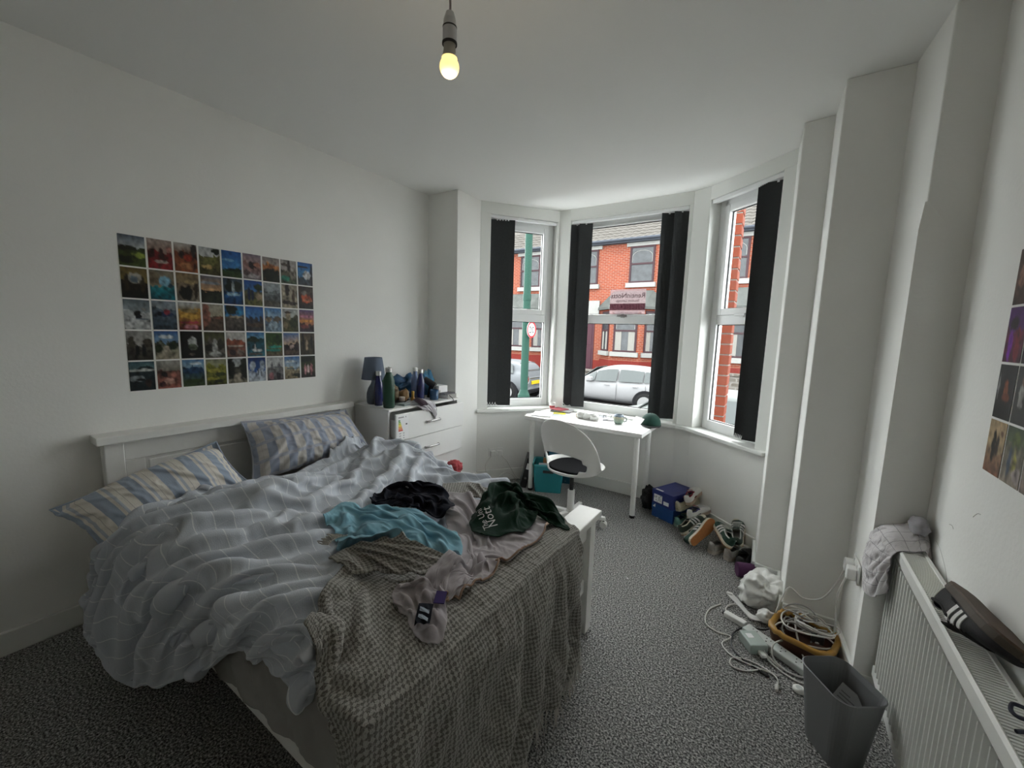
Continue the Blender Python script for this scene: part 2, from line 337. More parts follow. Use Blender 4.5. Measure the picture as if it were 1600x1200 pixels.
def house(label, x0, x1, ups, bays, door, tile_range, zE=5.62):
    t = thing('terraced_house', label, 'house', ((x0 + x1) / 2, YF, GZ))
    k = dict(world=True)
    MB().box((x0, YF, GZ), (x1, YF + 7, zE)).obj('wall', M['brick'], t, **k)
    MB().box((x0, YF - .012, GZ), (x1, YF + .02, .32)).obj('plinth', M['render'], t, **k)
    r = MB().add([(x0, YF - .3, zE), (x1, YF - .3, zE), (x1, YF + 3.5, zE + 2.7), (x0, YF + 3.5, zE + 2.7), (x0, YF + 7, zE), (x1, YF + 7, zE), (x0, YF - .3, zE - .06), (x1, YF - .3, zE - .06)],
                 [(0, 1, 2, 3), (3, 2, 5, 4), (6, 7, 1, 0), (0, 3, 4), (1, 5, 2)]).obj('roof', M['tile'], t, **k)
    global tile_me
    if tile_me is None:
        mb = MB(); pr = [(0, 0), (.05, .018), (.11, .026), (.17, .018), (.22, .003), (.30, 0)]
        vs = [(a, 0, b + .022) for a, b in pr] + [(a, .36, b) for a, b in pr] + [(a, 0, b - .01) for a, b in pr]
        n = len(pr); mb.add(vs, [(i, i + 1, n + i + 1, n + i) for i in range(n - 1)] + [(2 * n + i, 2 * n + i + 1, i + 1, i) for i in range(n - 1)])
        tile_me = bpy.data.meshes.new('roof_tile'); tile_me.from_pydata(mb.v, [], mb.f); tile_me.materials.append(M['tile'])
    an = math.atan2(2.7, 3.8); inv = local(t).inverted()
    rr = random.Random(int(x0 * 10))
    for row in range(7):
        x = tile_range[0]
        while x < tile_range[1]:
            o = bpy.data.objects.new('roof_tile', tile_me); COL.objects.link(o); o.parent = r
            s_ = .30 * row
            o.location = (x, YF - .32 + s_ * math.cos(an), zE + s_ * math.sin(an) + .012); o.rotation_euler = (an + rr.uniform(-.02, .02), 0, rr.uniform(-.02, .02))
            x += .30
    MB().tube([(x0, YF - .36, zE - .03), (x1, YF - .36, zE - .03)], .06, 8).obj('gutter', M['gutter'], t, **k)
    MB().box((x0, YF - .28, zE - .14), (x1, YF, zE - .04)).obj('eaves_board', M['gutter'], t, **k)
    def win(cx, w, z0, z1, y, lint=True, rot=0, cur=False, arch=True):
        T = Matrix.Translation((cx, y, 0)) @ Matrix.Rotation(rot, 4, 'Z'); f = .075; h = w / 2; zm = z0 + (z1 - z0) * .52
        def p(mb, name, m, par=t, wd=True):
            mb.v = [tuple(T @ Vector(q)) for q in mb.v]; return mb.obj(name, m, par, world=(par is t))
        wo = p(MB().box((-h, -.03, z0), (-h + f, .05, z1)).box((h - f, -.03, z0), (h, .05, z1)).box((-h + f, -.03, z1 - f), (h - f, .05, z1)).box((-h + f, -.03, z0), (h - f, .05, z0 + f)).box((-h + f, -.035, zm - .035), (h - f, .05, zm + .035)), 'window', M['darkframe'])
        p(MB().box((-h + f, .0, z0 + f), (h - f, .02, zm - .035)), 'pane', M['leadglass'], wo)
        p(MB().box((-h + f, .0, zm + .035), (h - f, .02, z1 - f)), 'pane', M['leadglass'], wo)
        if arch:
            a = h - f - .03; z_ = zm + .08; hh = (z1 - f - zm) * .75
            pts = [(-a, -.004, z_)] + [(-a * math.cos(PI * i / 12), -.004, z_ + hh * .45 + hh * .5 * math.sin(PI * i / 12)) for i in range(13)] + [(a, -.004, z_)]
            p(MB().tube(pts, .012, 4), 'glazing_bar', M['stonewhite'], wo)
        if cur:
            for sx in (-1, 1):
                mb = MB(); n = 9; aa = [(sx * (h - f) - sx * (.28 * w) * i / n, -.006 - .012 * (i % 2)) for i in range(n + 1)]
                vs = [(x, y_, z0 + f) for x, y_ in aa] + [(x, y_, zm - .035) for x, y_ in aa]; mb.add(vs, [(i, i + 1, n + 2 + i, n + 1 + i) for i in range(n)])
                p(mb, 'curtain', M['curtain'], wo)
        p(MB().box((-h - .1, -.12, z0 - .19), (h + .1, .02, z0)), 'sill', M['stonewhite'])
        if lint: p(MB().box((-h - .16, -.05, z1), (h + .16, .02, z1 + .25)), 'lintel', M['stonewhite'])
    for cx, w in ups: win(cx, w, 3.78, 5.33, YF - .02)
    for cx, w in bays:      # splayed ground-floor bay
        d = .75; h = w / 2; hc = h * .47
        pl = [(cx - h, YF), (cx - hc, YF - d), (cx + hc, YF - d), (cx + h, YF)]
        MB().prism(pl, GZ, 2.62).obj('bay', M['brick'], t, **k)
        MB().prism([(cx - h - .02, YF + .0), (cx - hc - .01, YF - d - .02), (cx + hc + .01, YF - d - .02), (cx + h + .02, YF)], GZ, .42).obj('plinth', M['render'], t, **k)
        e = .16
        mb = MB(); pe = [(cx - h - e * 1.6, YF + .0), (cx - hc - e * .7, YF - d - e), (cx + hc + e * .7, YF - d - e), (cx + h + e * 1.6, YF)]
        pt = [(cx - h * .62, YF - .02), (cx - h * .45, YF - .1), (cx + h * .45, YF - .1), (cx + h * .62, YF - .02)]
        mb.add([(x, y, 2.72) for x, y in pe] + [(x, y, 3.45) for x, y in pt] + [(x, y, 2.62) for x, y in pe], [(0, 1, 5, 4), (1, 2, 6, 5), (2, 3, 7, 6), (4, 5, 6, 7), (8, 9, 1, 0), (9, 10, 2, 1), (10, 11, 3, 2), (11, 10, 9, 8)])
        mb.obj('bay_roof', M['lead'], t, **k)
        win(cx, hc * 2 - .28, .80, 2.55, YF - d - .01, lint=False, cur=True)
        an_ = math.atan2(d, h - hc); L_ = math.hypot(d, h - hc)
        win(cx - (h + hc) / 2 - .01, L_ - .34, .80, 2.55, YF - d / 2 - .01, lint=False, rot=-an_, arch=False, cur=True)
        win(cx + (h + hc) / 2 + .01, L_ - .34, .80, 2.55, YF - d / 2 - .01, lint=False, rot=an_, arch=False, cur=True)
    if door:
        x, w = door
        dd = MB().box((x - w / 2, YF - .03, GZ + .7), (x + w / 2, YF + .02, 2.35)).obj('door', M['doorc'], t, **k)
        mb = MB()
        for sx in (-.24, .24):
            mb.box((x + sx * w - .15, YF - .045, GZ + .9), (x + sx * w + .15, YF - .03, .9)).box((x + sx * w - .15, YF - .045, 1.05), (x + sx * w + .15, YF - .03, 2.2))
        mb.obj('door_panel', M['doorc'], dd)
        MB().box((x - .15, YF - .05, .95), (x + .15, YF - .03, 1.0)).obj('letter_box', M['steel'], dd)
        MB().box((x - w / 2 - .2, YF - .08, 2.35), (x + w / 2 + .2, YF + .02, 3.05)).obj('lintel', M['stonewhite'], t, **k)
        MB().box((x - w / 2 - .1, YF - .35, GZ), (x + w / 2 + .1, YF, GZ + .7)).obj('step', M['stonewhite'], t, **k)
    return t
house('red brick terraced house opposite, seen through the middle window above a white car', -5.9, -.2, [(-5.0, .9), (-2.57, 1.06)], [(-2.87, 2.75)], (-5.05, .95), (-5.8, -.6))
house('red brick terraced house behind the green lamp post and silver car', -12.0, -5.95, [(-8.15, 1.15)], [(-8.4, 3.0)], None, (-10.4, -6.5))
house('red brick terraced house glimpsed through the narrow window beside the pier', -.12, 5.5, [(.95, .95)], [(1.45, 2.3)], None, (.2, 2.4))
# low stone garden walls of the houses opposite
tag(MB().box((-5.9, 15.95, GZ), (-.2, 16.25, -.02)).box((-5.95, 15.9, -.02), (-.15, 16.3, .05)).obj('garden_wall', M['stonewall'], bevel=.01), 'low stone garden wall behind the white hatchback', 'wall')
tag(MB().box((.4, 15.95, GZ), (5, 16.25, .22)).box((.35, 15.9, .22), (5, 16.3, .3)).obj('garden_wall', M['stonewall'], bevel=.01), 'mossy stone garden wall below the house beside the pier', 'wall')
# cars
def car(label, paint, loc, rz, L=4.1, W=1.75, Ht=1.45, kind=0, group=None):
    t = thing('car', label, 'car', loc, rz)
    # stations from the tail (x=0) to the nose (x=L): (x, bottom, belt, roof, half width, half roof width)
    q = L / 4.1
    if kind == 0: st = [(0, .38, .72, .74, .72, .60), (.06, .26, .92, .98, .80, .62), (.30, .2, .97, 1.26, .86, .60), (.62, .2, .96, 1.40, .87, .58), (1.3, .2, .93, 1.45, .875, .59), (2.0, .2, .90, 1.44, .875, .59), (2.45, .2, .88, 1.33, .875, .57), (3.1, .2, .86, .90, .86, .62), (3.6, .2, .78, .81, .82, .60), (3.98, .24, .62, .64, .70, .5), (4.1, .34, .5, .52, .60, .42)]
    else: st = [(0, .42, .80, .82, .70, .58), (.05, .26, .98, 1.06, .78, .62), (.22, .2, 1.0, 1.30, .84, .62), (.42, .2, .99, 1.40, .86, .62), (1.1, .2, .97, 1.44, .86, .62), (1.75, .2, .95, 1.42, .86, .61), (2.15, .2, .93, 1.32, .86, .59), (2.6, .2, .92, .97, .85, .62), (3.3, .2, .86, .89, .82, .6), (3.72, .26, .66, .68, .70, .5), (3.82, .38, .52, .54, .6, .42)]
    ring = []
    for (x, zb, zt, zr, hw, rw) in st:
        ring.append([(x, 0, zb), (x, hw * .9, zb), (x, hw, (zb + zt) * .5), (x, hw * .975, zt), (x, rw * .5 + hw * .42 if zr - zt > .2 else hw * .9, zt + (zr - zt) * .12), (x, rw, zr - (.05 if zr - zt > .2 else .01)), (x, rw * .7, zr), (x, 0, zr + .01)])
    n = 8; full = []
    for r in ring: full.append(r + [(x, -y, z) for x, y, z in r[1:-1][::-1]])
    m = len(full[0]); mb = MB(); vs = [p for r in full for p in r]
    fs = [(i * m + j, i * m + (j + 1) % m, (i + 1) * m + (j + 1) % m, (i + 1) * m + j) for i in range(len(full) - 1) for j in range(m)]
    fs += [tuple(range(m)), tuple(range((len(full) - 1) * m, len(full) * m))[::-1]]
    mb.add(vs, fs); mb.obj('body', paint, t, smooth=True, sub=2)
    # side windows follow the greenhouse between belt and roof
    def side_pt(x, v, sy):
        for i in range(len(st) - 1):
            if st[i][0] <= x <= st[i + 1][0]:
                a = (x - st[i][0]) / (st[i + 1][0] - st[i][0]); lo = [ring[i][3][k] + (ring[i + 1][3][k] - ring[i][3][k]) * a for k in range(3)]; hi = [ring[i][5][k] + (ring[i + 1][5][k] - ring[i][5][k]) * a for k in range(3)]
                return (x, sy * (lo[1] + (hi[1] - lo[1]) * v + .012), lo[2] + (hi[2] - lo[2]) * v)
    spans = [(.58, .80, .25), (.84, 1.62, 0), (1.70, 2.42, 0), (2.46, 2.78, 0)] if kind == 0 else [(.42, 1.0, .1), (1.06, 1.95, 0), (1.99, 2.3, 0)]
    for sy in (-1, 1):
        for a, b, cut in spans:
            vs = [side_pt(a + (b - a) * i / 4, .06, sy) for i in range(5)] + [side_pt(a + (b - a) * i / 4, .86, sy) for i in range(5)]
            if cut: vs[5] = side_pt(a + .1, .6, sy)
            MB().add(vs, [(i, i + 1, 6 + i, 5 + i) for i in range(4)]).obj('window', M['carglass'], t, solid=.01)
        for x in ((.72, 3.25) if kind == 0 else (.62, 3.05)):
            hw = .875 if kind == 0 else .86
            MB().cyl((x, sy * (hw - .12), .33), (x, sy * (hw + .005), .33), .40, .40, 24).obj('wheel_arch', M['extblack'], t)
            wl = MB().lathe([(.2, -.1), (.31, -.09), (.325, -.05), (.325, .05), (.31, .09), (.2, .1)], 28, T=Matrix.Translation((x, sy * (hw - .07), .325)) @ Matrix.Rotation(PI / 2, 4, 'X')).obj('wheel', M['rubber'], t, smooth=True)
            mb = MB().lathe([(.05, 0), (.2, -.005), (.215, .02)], 28, T=Matrix.Translation((x, sy * (hw + .035), .325)) @ Matrix.Rotation(-sy * PI / 2, 4, 'X'))
            for k in range(5):
                a = 2 * PI * k / 5; T = Matrix.Translation((x, sy * (hw + .045), .325)) @ Matrix.Rotation(a, 4, 'Y')
                mb.box((-.03, -.012, .03), (.03, .012, .2), T)
            mb.obj('hubcap', M['alloy'], wl)
        for x in ((1.05, 2.0) if kind == 0 else (1.35,)):
            MB().box((x - .09, sy * .885 - .012, .80), (x + .09, sy * .885 + .012, .83)).obj('door_handle', paint, t, bevel=.008)
            MB().box((x - .33, sy * .872 - .006, .32), (x - .325, sy * .872 + .006, .88)).obj('door_gap', M['extblack'], t)
        mb = MB().lathe([(.05, 0), (.11, .0), (.13, .02), (.125, .04), (.06, .05)], 20, T=frame3((.02, sy * .58, .80), (0, 1, 0), (0, 0, 1.15), (-1, sy * .55, 0)))
        tl = mb.obj('tail_light', M['taillight'], t, smooth=True)
        MB().tube([Vector((.0, sy * .58, .80)) + Vector((-.03, sy * .135 * math.cos(a) , .155 * math.sin(a))) for a in [2 * PI * i / 20 for i in range(20)]], .014, 6, closed=True).obj('rim', M['alloy'], tl)
        MB().box((2.5, sy * .95 - .1, .9), (2.66, sy * .95 + .1, 1.04)).obj('mirror', paint, t, bevel=.03)
    mb = MB(); a = st[1]; b = st[3]
    mb.add([(a[0] + .02, -.55, 1.0 if kind == 0 else 1.08), (a[0] + .02, .55, 1.0 if kind == 0 else 1.08), (b[0] - .06, .48, 1.36), (b[0] - .06, -.48, 1.36)], [(0, 3, 2, 1)]).obj('rear_window', M['carglass'], t, solid=.02)
    mb = MB().add([(2.52, -.5, 1.345), (2.52, .5, 1.345), (3.06, .62, .93), (3.06, -.62, .93)], [(0, 1, 2, 3)]) if kind == 0 else MB().add([(2.2, -.5, 1.33), (2.2, .5, 1.33), (2.58, .6, 1.0), (2.58, -.6, 1.0)], [(0, 1, 2, 3)])
    mb.obj('windscreen', M['carglass'], t, solid=.02)
    MB().box((-.045, -.26, .60), (.03, .26, .72)).obj('number_plate', M['plate'], t, bevel=.004)
    MB().box((-.03, -.78, .30), (.2, .78, .42)).obj('bumper', M['extblack'], t, bevel=.04)
    return t
M['carwhite'] = mat('white_car_paint', (0.178, 0.178, 0.182), .4, spec=.15); M['carsilver'] = mat('silver_car_paint', (0.0924, 0.0983, 0.105), .4, metal=.15, spec=.15)
M['cargreen'] = mat('pale_car_paint', (0.0937, 0.102, 0.0991), .4, spec=.15)
M['carglass'] = mat('car_glass', (0.035, 0.0413, 0.0413), .08, spec=.35); M['taillight'] = mat('tail_light_red', (0.33, 0.018, 0.018), .2); M['alloy'] = mat('alloy_wheel', (0.165, 0.165, 0.165), .35)
M['plate'] = mat('yellow_plate', (0.358, 0.247, 0.013), .5, spec=.06)
car('white hatchback parked across the street outside the middle window', M['carwhite'], (0, 13.9, GZ), PI)
car('small silver car with a round red tail light behind the lamp post', M['carsilver'], (-4.7, 12.9, GZ), PI, L=3.8, kind=1)
car('pale car with greenish windows parked close by, outside the window at the pier', M['cargreen'], (3.4, 8.9, GZ), PI)
# lamp post with a 20 sign
t = thing('lamp_post', 'green steel lamp post on the pavement outside the side window', 'lamp post', (-1.10, 6.3, GZ + .12))
M['postgreen'] = mat('green_post_paint', (0.0135, 0.0381, 0.0292), .45, spec=.06)
MB().lathe([(.11, 0), (.11, 1.2), (.085, 1.25), (.07, 1.3), (.062, 5.5)], 20).obj('post', M['postgreen'], t, smooth=False)
MB().lathe([(.072, 2.9), (.075, 2.92), (.075, 3.0), (.072, 3.02)], 20).obj('collar', M['postgreen'], t)
MB().box((-.04, -.16, 5.4), (.04, -.9, 5.5)).obj('lamp_arm', M['postgreen'], t)
M['signred'] = mat('sign_red', (0.262, 0.0158, 0.021), .5, spec=.06); M['signwhite'] = mat('sign_white', (0.409, 0.409, 0.409), .5, spec=.06)
sg = thing('speed_sign', 'round white speed sign reading 20 with a red ring, on the lamp post', 'sign', (-.985, 6.3, 1.56))
Ts = frame3((0, 0, 0), (.04, 1, 0), (0, 0, 1), (1, -.04, 0)) @ Matrix.Scale(.85, 4)
MB().lathe([(.17, -.004), (.17, .004)], 40, T=Ts).obj('disc', M['signwhite'], sg)
MB().lathe([(.135, .004), (.135, .008), (.17, .008), (.17, .004)], 40, T=Ts, cap=False).obj('ring', M['signred'], sg)
text_obj('number', '20', .20, mat('sign_black', (.008, .008, .008), .9, spec=.02), Ts @ Matrix.Translation((0, -.072, .0055)), sg, align='CENTER')
MB().box((-.05, -.03, -.02), (-.006, .03, .02)).obj('bracket', M['steel'], sg)
# brick pier of our own front, just outside the narrow window
t = thing('brick_pier', 'red brick quoin pier with pale mortar just outside the right hand bay window', 'pier', (2.235, 4.6, GZ))
cx_, cy_ = 2.235, 4.6
MB().box((cx_ - .105, cy_, GZ), (cx_ + .105, cy_ + .2, 2.9)).obj('mortar_core', mat('pale_mortar', (0.107, 0.1, 0.0907), .9), t, world=True)
bme = None
for i in range(24):
    z = .3 + i * .105
    if bme is None:
        ob = MB().box((-.112, -.012, 0), (.112, .2, .092)).obj('brick', M['redbrick2'], t, bevel=.006); bme = ob
        ob.location = (cx_ - 2.235, cy_ - 4.6, z - GZ)
    else:
        c = bme.copy(); COL.objects.link(c); c.location = (cx_ - 2.235, cy_ - 4.6 + .002 * (i % 3), z - GZ)
MB().box((cx_ - .14, cy_ - .03, 2.9), (cx_ + .14, cy_ + .23, 2.98)).obj('coping', M['stonewhite'], t, world=True)
# agent's sign stuck to the outside of the middle pane: reads mirrored from indoors
def film_mat(name, tint, col, k):
    m = bpy.data.materials.new(name); m.use_nodes = True; nt = m.node_tree; nt.nodes.clear(); o = nd(nt, 'ShaderNodeOutputMaterial'); mx = nd(nt, 'ShaderNodeMixShader'); t = nd(nt, 'ShaderNodeBsdfTransparent'); g = nd(nt, 'ShaderNodeBsdfTranslucent')
    t.inputs[0].default_value = (*tint, 1); g.inputs[0].default_value = (*col, 1); mx.inputs[0].default_value = k
    nt.links.new(t.outputs[0], mx.inputs[1]); nt.links.new(g.outputs[0], mx.inputs[2]); nt.links.new(mx.outputs[0], o.inputs[0]); return m
M['signpanel'] = film_mat('translucent_sign_film', (.84, .78, .79), (.26, .215, .22), .42); M['signink'] = film_mat('sign_ink', (.30, .14, .19), (.06, .015, .03), .6); M['signband'] = film_mat('sign_band', (.50, .38, .42), (.15, .085, .10), .55); M['signpale'] = film_mat('sign_pale', (1, 1, 1), (.6, .5, .52), .85)
C_ = TC @ Vector((.565, .134, 0))
st_ = thing('agent_sign', "letting agent's window sign seen in reverse through the middle upper pane", 'sign', tuple(C_)[:2] + (1.815,))
Tm = frame3((0, 0, 0), -uC, (0, 0, 1), nC)     # lettering faces the street, so it reads mirrored from indoors
Rw = Matrix(((uC.x, nC.x, 0, 0), (uC.y, nC.y, 0, 0), (0, 0, 1, 0), (0, 0, 0, 1)))
MB().box((-.17, -.005, -.125), (.17, -.003, .125), T=Rw).obj('film', M['signpanel'], st_)
def stext(s, size, z, m, dz=.0): text_obj('lettering', s, size, m, Tm @ Matrix.Translation((0, z, -.0015 + dz)), st_, align='CENTER', ext=.0003)
stext('RentinNotts', .066, .045, M['signink']); stext('Student Lettings', .034, .008, M['signink'])
MB().box((-.17, -.003, -.07), (.17, -.0022, -.008), T=Rw).obj('band', M['signband'], st_)
stext('0115 978 41 84', .048, -.055, M['signpale'], -.0045); stext('www.rentinnotts.co.uk', .030, -.105, M['signink'])
# ------------------------------------------------------------------ pendant bulb
t = thing('pendant_bulb', 'lit bare warm bulb hanging on a twisted flex from the ceiling', 'light bulb', (1.828, 1.036, 2.29))
MB().tube([(-.012, .012, .41), (-.010, .010, .38), (-.012, .008, .3), (-.008, .01, .22), (-.006, .006, .185)], .0035, 8, smooth=4).obj('flex', mat('grey_pink_flex', (.30, .25, .25), .7), t, smooth=True)
MB().lathe([(.006, .19), (.012, .186), (.019, .165), (.021, .145), (.0205, .142), (.022, .14), (.022, .108), (.0225, .10), (.019, .098)], 24).obj('lamp_holder', mat('holder_plastic', (.62, .61, .60), .5), t, smooth=False)
MB().lathe([(.0195, .1445), (.0222, .1445), (.0222, .1405), (.0195, .1405)], 24, cap=False).lathe([(.0190, .1005), (.0232, .1005), (.0232, .0945), (.019, .0945)], 24, cap=False).obj('ring', M['seal'], t)
MB().lathe([(.0175, .098), (.0185, .08), (.021, .066), (.0245, .056)], 24, cap=False).obj('cap', mat('bulb_base', (.50, .48, .40), .5), t, smooth=True)
gl = [(.0245, .056)] + [(.0305 * math.sin(a) if a > 1e-3 else .0001, .031 - .031 * math.cos(a)) for a in [PI * (1 - k / 14) for k in range(4, 15)]]
MB().lathe(gl, 28).obj('globe', mat('lit_globe', (.9, .8, .5), .4, emit=(1.0, .66, .21), es=.62), t, smooth=True)
pl = bpy.data.lights.new('bulb_light', 'POINT'); pl.energy = .5; pl.color = (1, .80, .55); pl.shadow_soft_size = .03
po = bpy.data.objects.new('bulb_light', pl); COL.objects.link(po); po.location = (1.828, 1.036, 2.255)

# ------------------------------------------------------------------ bed frame
BY0, BY1 = .515, 1.865
t = thing('bed_frame', 'white painted double bed frame with panelled headboard against the collage wall', 'bed', (1.05, 1.19, 0))
k = dict(world=True, bevel=.004)
hb = MB().box((.015, BY0 + .06, .25), (.045, BY1 - .06, .905)).obj('headboard', M['bedwhite'], t, **k)
for y in (BY0, BY1 - .075): MB().box((.01, y, 0), (.075, y + .075, .905)).obj('headboard_post', M['bedwhite'], t, **k)
MB().box((.0, BY0 - .03, .905), (.115, BY1 + .02, .945)).obj('headboard_cap', M['bedwhite'], t, **k)
MB().box((.045, BY0 + .075, .80), (.062, BY1 - .075, .905)).box((.045, BY0 + .075, .40), (.062, BY0 + .155, .80)).box((.045, BY1 - .155, .40), (.062, BY1 - .075, .80)).obj('panel_frame', M['bedwhite'], t, **k)
MB().box((.045, BY0 + .17, .45), (.056, BY1 - .17, .785)).obj('raised_panel', M['bedwhite'], t, world=True, bevel=.008)
for y in (BY0 + .005, BY1 - .07): MB().box((2.005, y, 0), (2.085, y + .065, .60)).obj('footboard_post', M['bedwhite'], t, **k)
MB().box((2.02, BY0 + .07, .22), (2.05, BY1 - .07, .60)).obj('footboard', M['bedwhite'], t, **k)
MB().box((2.05, BY0 + .07, .50), (2.066, BY1 - .07, .60)).box((2.05, BY0 + .07, .22), (2.066, BY1 - .07, .29)).obj('panel_frame', M['bedwhite'], t, **k)
MB().box((1.985, BY0 - .015, .60), (2.105, BY1 + .015, .635)).obj('footboard_cap', M['bedwhite'], t, **k)
for y in (BY0 + .012, BY1 - .04): MB().box((.07, y, .27), (2.01, y + .028, .40)).obj('side_rail', M['bedwhite'], t, **k)
M['slat'] = mat('pale_pine_slat', (.5, .38, .25), .7)
s0 = MB().box((0, BY0 + .04, .325), (.06, BY1 - .04, .342)).obj('bed_slat', M['slat'], t, world=True); s0.location = (.15, 0, 0)
for i in range(1, 14): c = s0.copy(); COL.objects.link(c); c.location = (.15 + .137 * i, 0, 0)
M['sheet'] = mat('grey_fitted_sheet', (.30, .295, .28), .9, bump=.25, bscale=16, var=.04)
mt = thing('mattress', 'double mattress in a grey fitted sheet under the duvet', 'mattress', (1.04, 1.19, .345))
mb = MB().box((.085, BY0 + .045, .345), (1.985, BY1 - .045, .555)); mb.obj('fitted_sheet', M['sheet'], mt, world=True, bevel=.05, seg=5, smooth=True)

# ------------------------------------------------------------------ chest of drawers
CY0, CY1 = 1.955, 2.735
t = thing('chest_of_drawers', 'white four drawer chest with its top drawer ajar, between bed and bay', 'chest of drawers', (.22, 2.35, 0))
k = dict(world=True, bevel=.002)
MB().box((.02, CY0, 0), (.41, CY0 + .016, .895)).box((.02, CY1 - .016, 0), (.41, CY1, .895)).box((.02, CY0, 0), (.03, CY1, .895)).box((.03, CY0 + .016, 0), (.40, CY1 - .016, .05)).box((.03, CY0 + .016, .40), (.38, CY1 - .016, .41)).obj('carcass', M['lam'], t, **k)
MB().box((.015, CY0 - .005, .895), (.425, CY1 + .0, .912)).obj('top', M['lam'], t, **k)
M['drawerin'] = mat('drawer_interior', (.5, .5, .48), .6)
zs = [(.675, .878), (.462, .668), (.25, .456), (.055, .243)]
for i, (a, b) in enumerate(zs):
    off = (.045, .034, .004, 0)[i]
    d = MB().box((.412 + off, CY0 + .022, a), (.428 + off, CY1 - (.002 if i < 3 else .022), b)).obj('drawer', M['lam'], t, **k)
    MB().box((.06 + off, CY0 + .03, a + .02), (.412 + off, CY0 + .042, b - .05)).box((.06 + off, CY1 - .042, a + .02), (.412 + off, CY1 - .03, b - .05)).box((.06 + off, CY0 + .042, a + .02), (.412 + off, CY1 - .042, a + .03)).obj('drawer_box', M['drawerin'], d)
    x = .428 + off; yc = 2.355; z = (a + b) / 2 + .005
    MB().tube([(x, yc - .075, z - .004), (x + .012, yc - .072, z - .004), (x + .024, yc - .05, z), (x + .028, yc, z + .002), (x + .024, yc + .05, z + .0), (x + .012, yc + .072, z - .004), (x, yc + .075, z - .004)], [.011, .009, .007, .006, .007, .009, .011], 8, smooth=4).obj('handle', M['chrome'], d, smooth=True)
for o in list(t.children):
    for c in o.children: c.parent = o; c.matrix_parent_inverse = Matrix() if o.matrix_parent_inverse != Matrix() else Matrix()
# energy label stuck on the top drawer
st = thing('energy_label', 'white energy rating sticker with coloured bars on the top drawer front', 'sticker', (.474, 2.02, .78))
MB().box((-.0005, -.035, -.095), (.0006, .075, .092)).obj('paper', M['paper'], st)
bars = [(.06, .32, .10), (.20, .42, .06), (.50, .55, .02), (.80, .68, .0), (.80, .40, .0), (.75, .22, .02), (.65, .06, .02)]
for i, c in enumerate(bars):
    z1 = .055 - i * .0125; w = .014 + i * .0042
    MB().prism([(0, 0), (w, 0), (w + .004, .005), (w, .010), (0, .010)], 0, .0005, T=frame3((.0006, -.022, z1 - .010), (0, 1, 0), (0, 0, 1), (1, 0, 0))).obj('bar', mat('label_bar', c, .6), st)
MB().prism([(0, .005), (.005, 0), (.018, 0), (.018, .010), (.005, .010)], 0, .0005, T=frame3((.0006, .045, .012), (0, 1, 0), (0, 0, 1), (1, 0, 0))).obj('class_arrow', M['black'], st)
lt = MB().box((.0006, -.022, .068), (.0009, .03, .078)).box((.0006, .045, .068), (.0009, .053, .078))
for z in (-.052, -.07, -.088): lt.box((.0006, -.015, z), (.0009, .004, z + .006)).box((.0006, .022, z), (.0009, .035, z + .006))
lt.obj('print', mat('label_grey_print', (.35, .35, .36), .7), st)

# ------------------------------------------------------------------ desk and chair
t = thing('desk', 'white rectangular desk on round legs standing in the bay', 'desk', (1.365, 3.46, 0))
k = dict(world=True)
MB().box((.815, 3.215, .695), (1.915, 3.725, .73)).obj('desktop', M['lam'], t, bevel=.003, **k)
for x, y in ((.875, 3.27), (1.865, 3.27), (.885, 3.66), (1.855, 3.66)):
    l = MB().lathe([(.021, .02), (.021, .695)], 20, c=(x, y, 0)).obj('leg', M['powder'], t, smooth=False, **k)
    MB().lathe([(.022, .0), (.023, .004), (.022, .022)], 20, c=(x, y, 0)).obj('foot', M['black'], l)
    MB().lathe([(.045, .688), (.045, .695)], 16, c=(x, y, 0)).obj('mounting_plate', M['powder'], l)
t = thing('swivel_chair', 'white moulded swivel chair with a black seat pad, backed against the room', 'chair', (1.50, 2.84, 0), rz=-.12)
# bucket shell: rings from the pan out and up, rim raised at the back, oval cut-out at the rear
NT, NR = 64, 22
def shell_pt(a, v):   # a angle (-pi/2 = back), v 0..1
    back = max(0, -math.sin(a)); side = abs(math.cos(a))
    rx, ry = .205, .20
    if v < .5:
        q = v / .5; r = math.sin(q * PI / 2); return (rx * r * math.cos(a), .02 + ry * r * math.sin(a), .432 + .035 * (1 - math.cos(q * PI / 2)))
    q = (v - .5) / .5; top = .465 + .02 + .40 * max(0, (back - .12) / .88) ** .75 + .02 * side
    z = .467 + (top - .467) * q; fl = 1 + (.30 * back + .16 * side) * q ** 1.1 + .03 * q
    return (rx * fl * math.cos(a), .02 + ry * (1 + (.30 * back) * q + .10 * side * q) * math.sin(a), z)
mb = MB(); vs = [shell_pt(2 * PI * i / NT - PI / 2, .02 + .98 * j / NR) for j in range(NR + 1) for i in range(NT)]
def hole(i, j):
    a = ((i + .5) / NT * 2 * PI); a = min(a, 2 * PI - a); v = .02 + .98 * (j + .5) / NR
    return (a / 1.0) ** 2 + ((v - .605) / .10) ** 2 < 1
fs = [(j * NT + i, j * NT + (i + 1) % NT, (j + 1) * NT + (i + 1) % NT, (j + 1) * NT + i) for j in range(NR) for i in range(NT) if not hole(i, j)]
fs.append(tuple(range(NT))[::-1]); mb.add(vs, fs).obj('shell', M['plastic'], t, smooth=True, solid=.012, sub=1)
mb = MB(); pad = [(.19 * math.copysign(abs(math.cos(a)) ** .8, math.cos(a)), .02 + .185 * math.copysign(abs(math.sin(a)) ** .8, math.sin(a))) for a in [2 * PI * i / 32 for i in range(32)]]
mb.prism(pad, .468, .487).obj('seat_pad', mat('black_seat_pad', (.006, .006, .007), .95, spec=.05, bump=.2, bscale=200), t, bevel=.008)
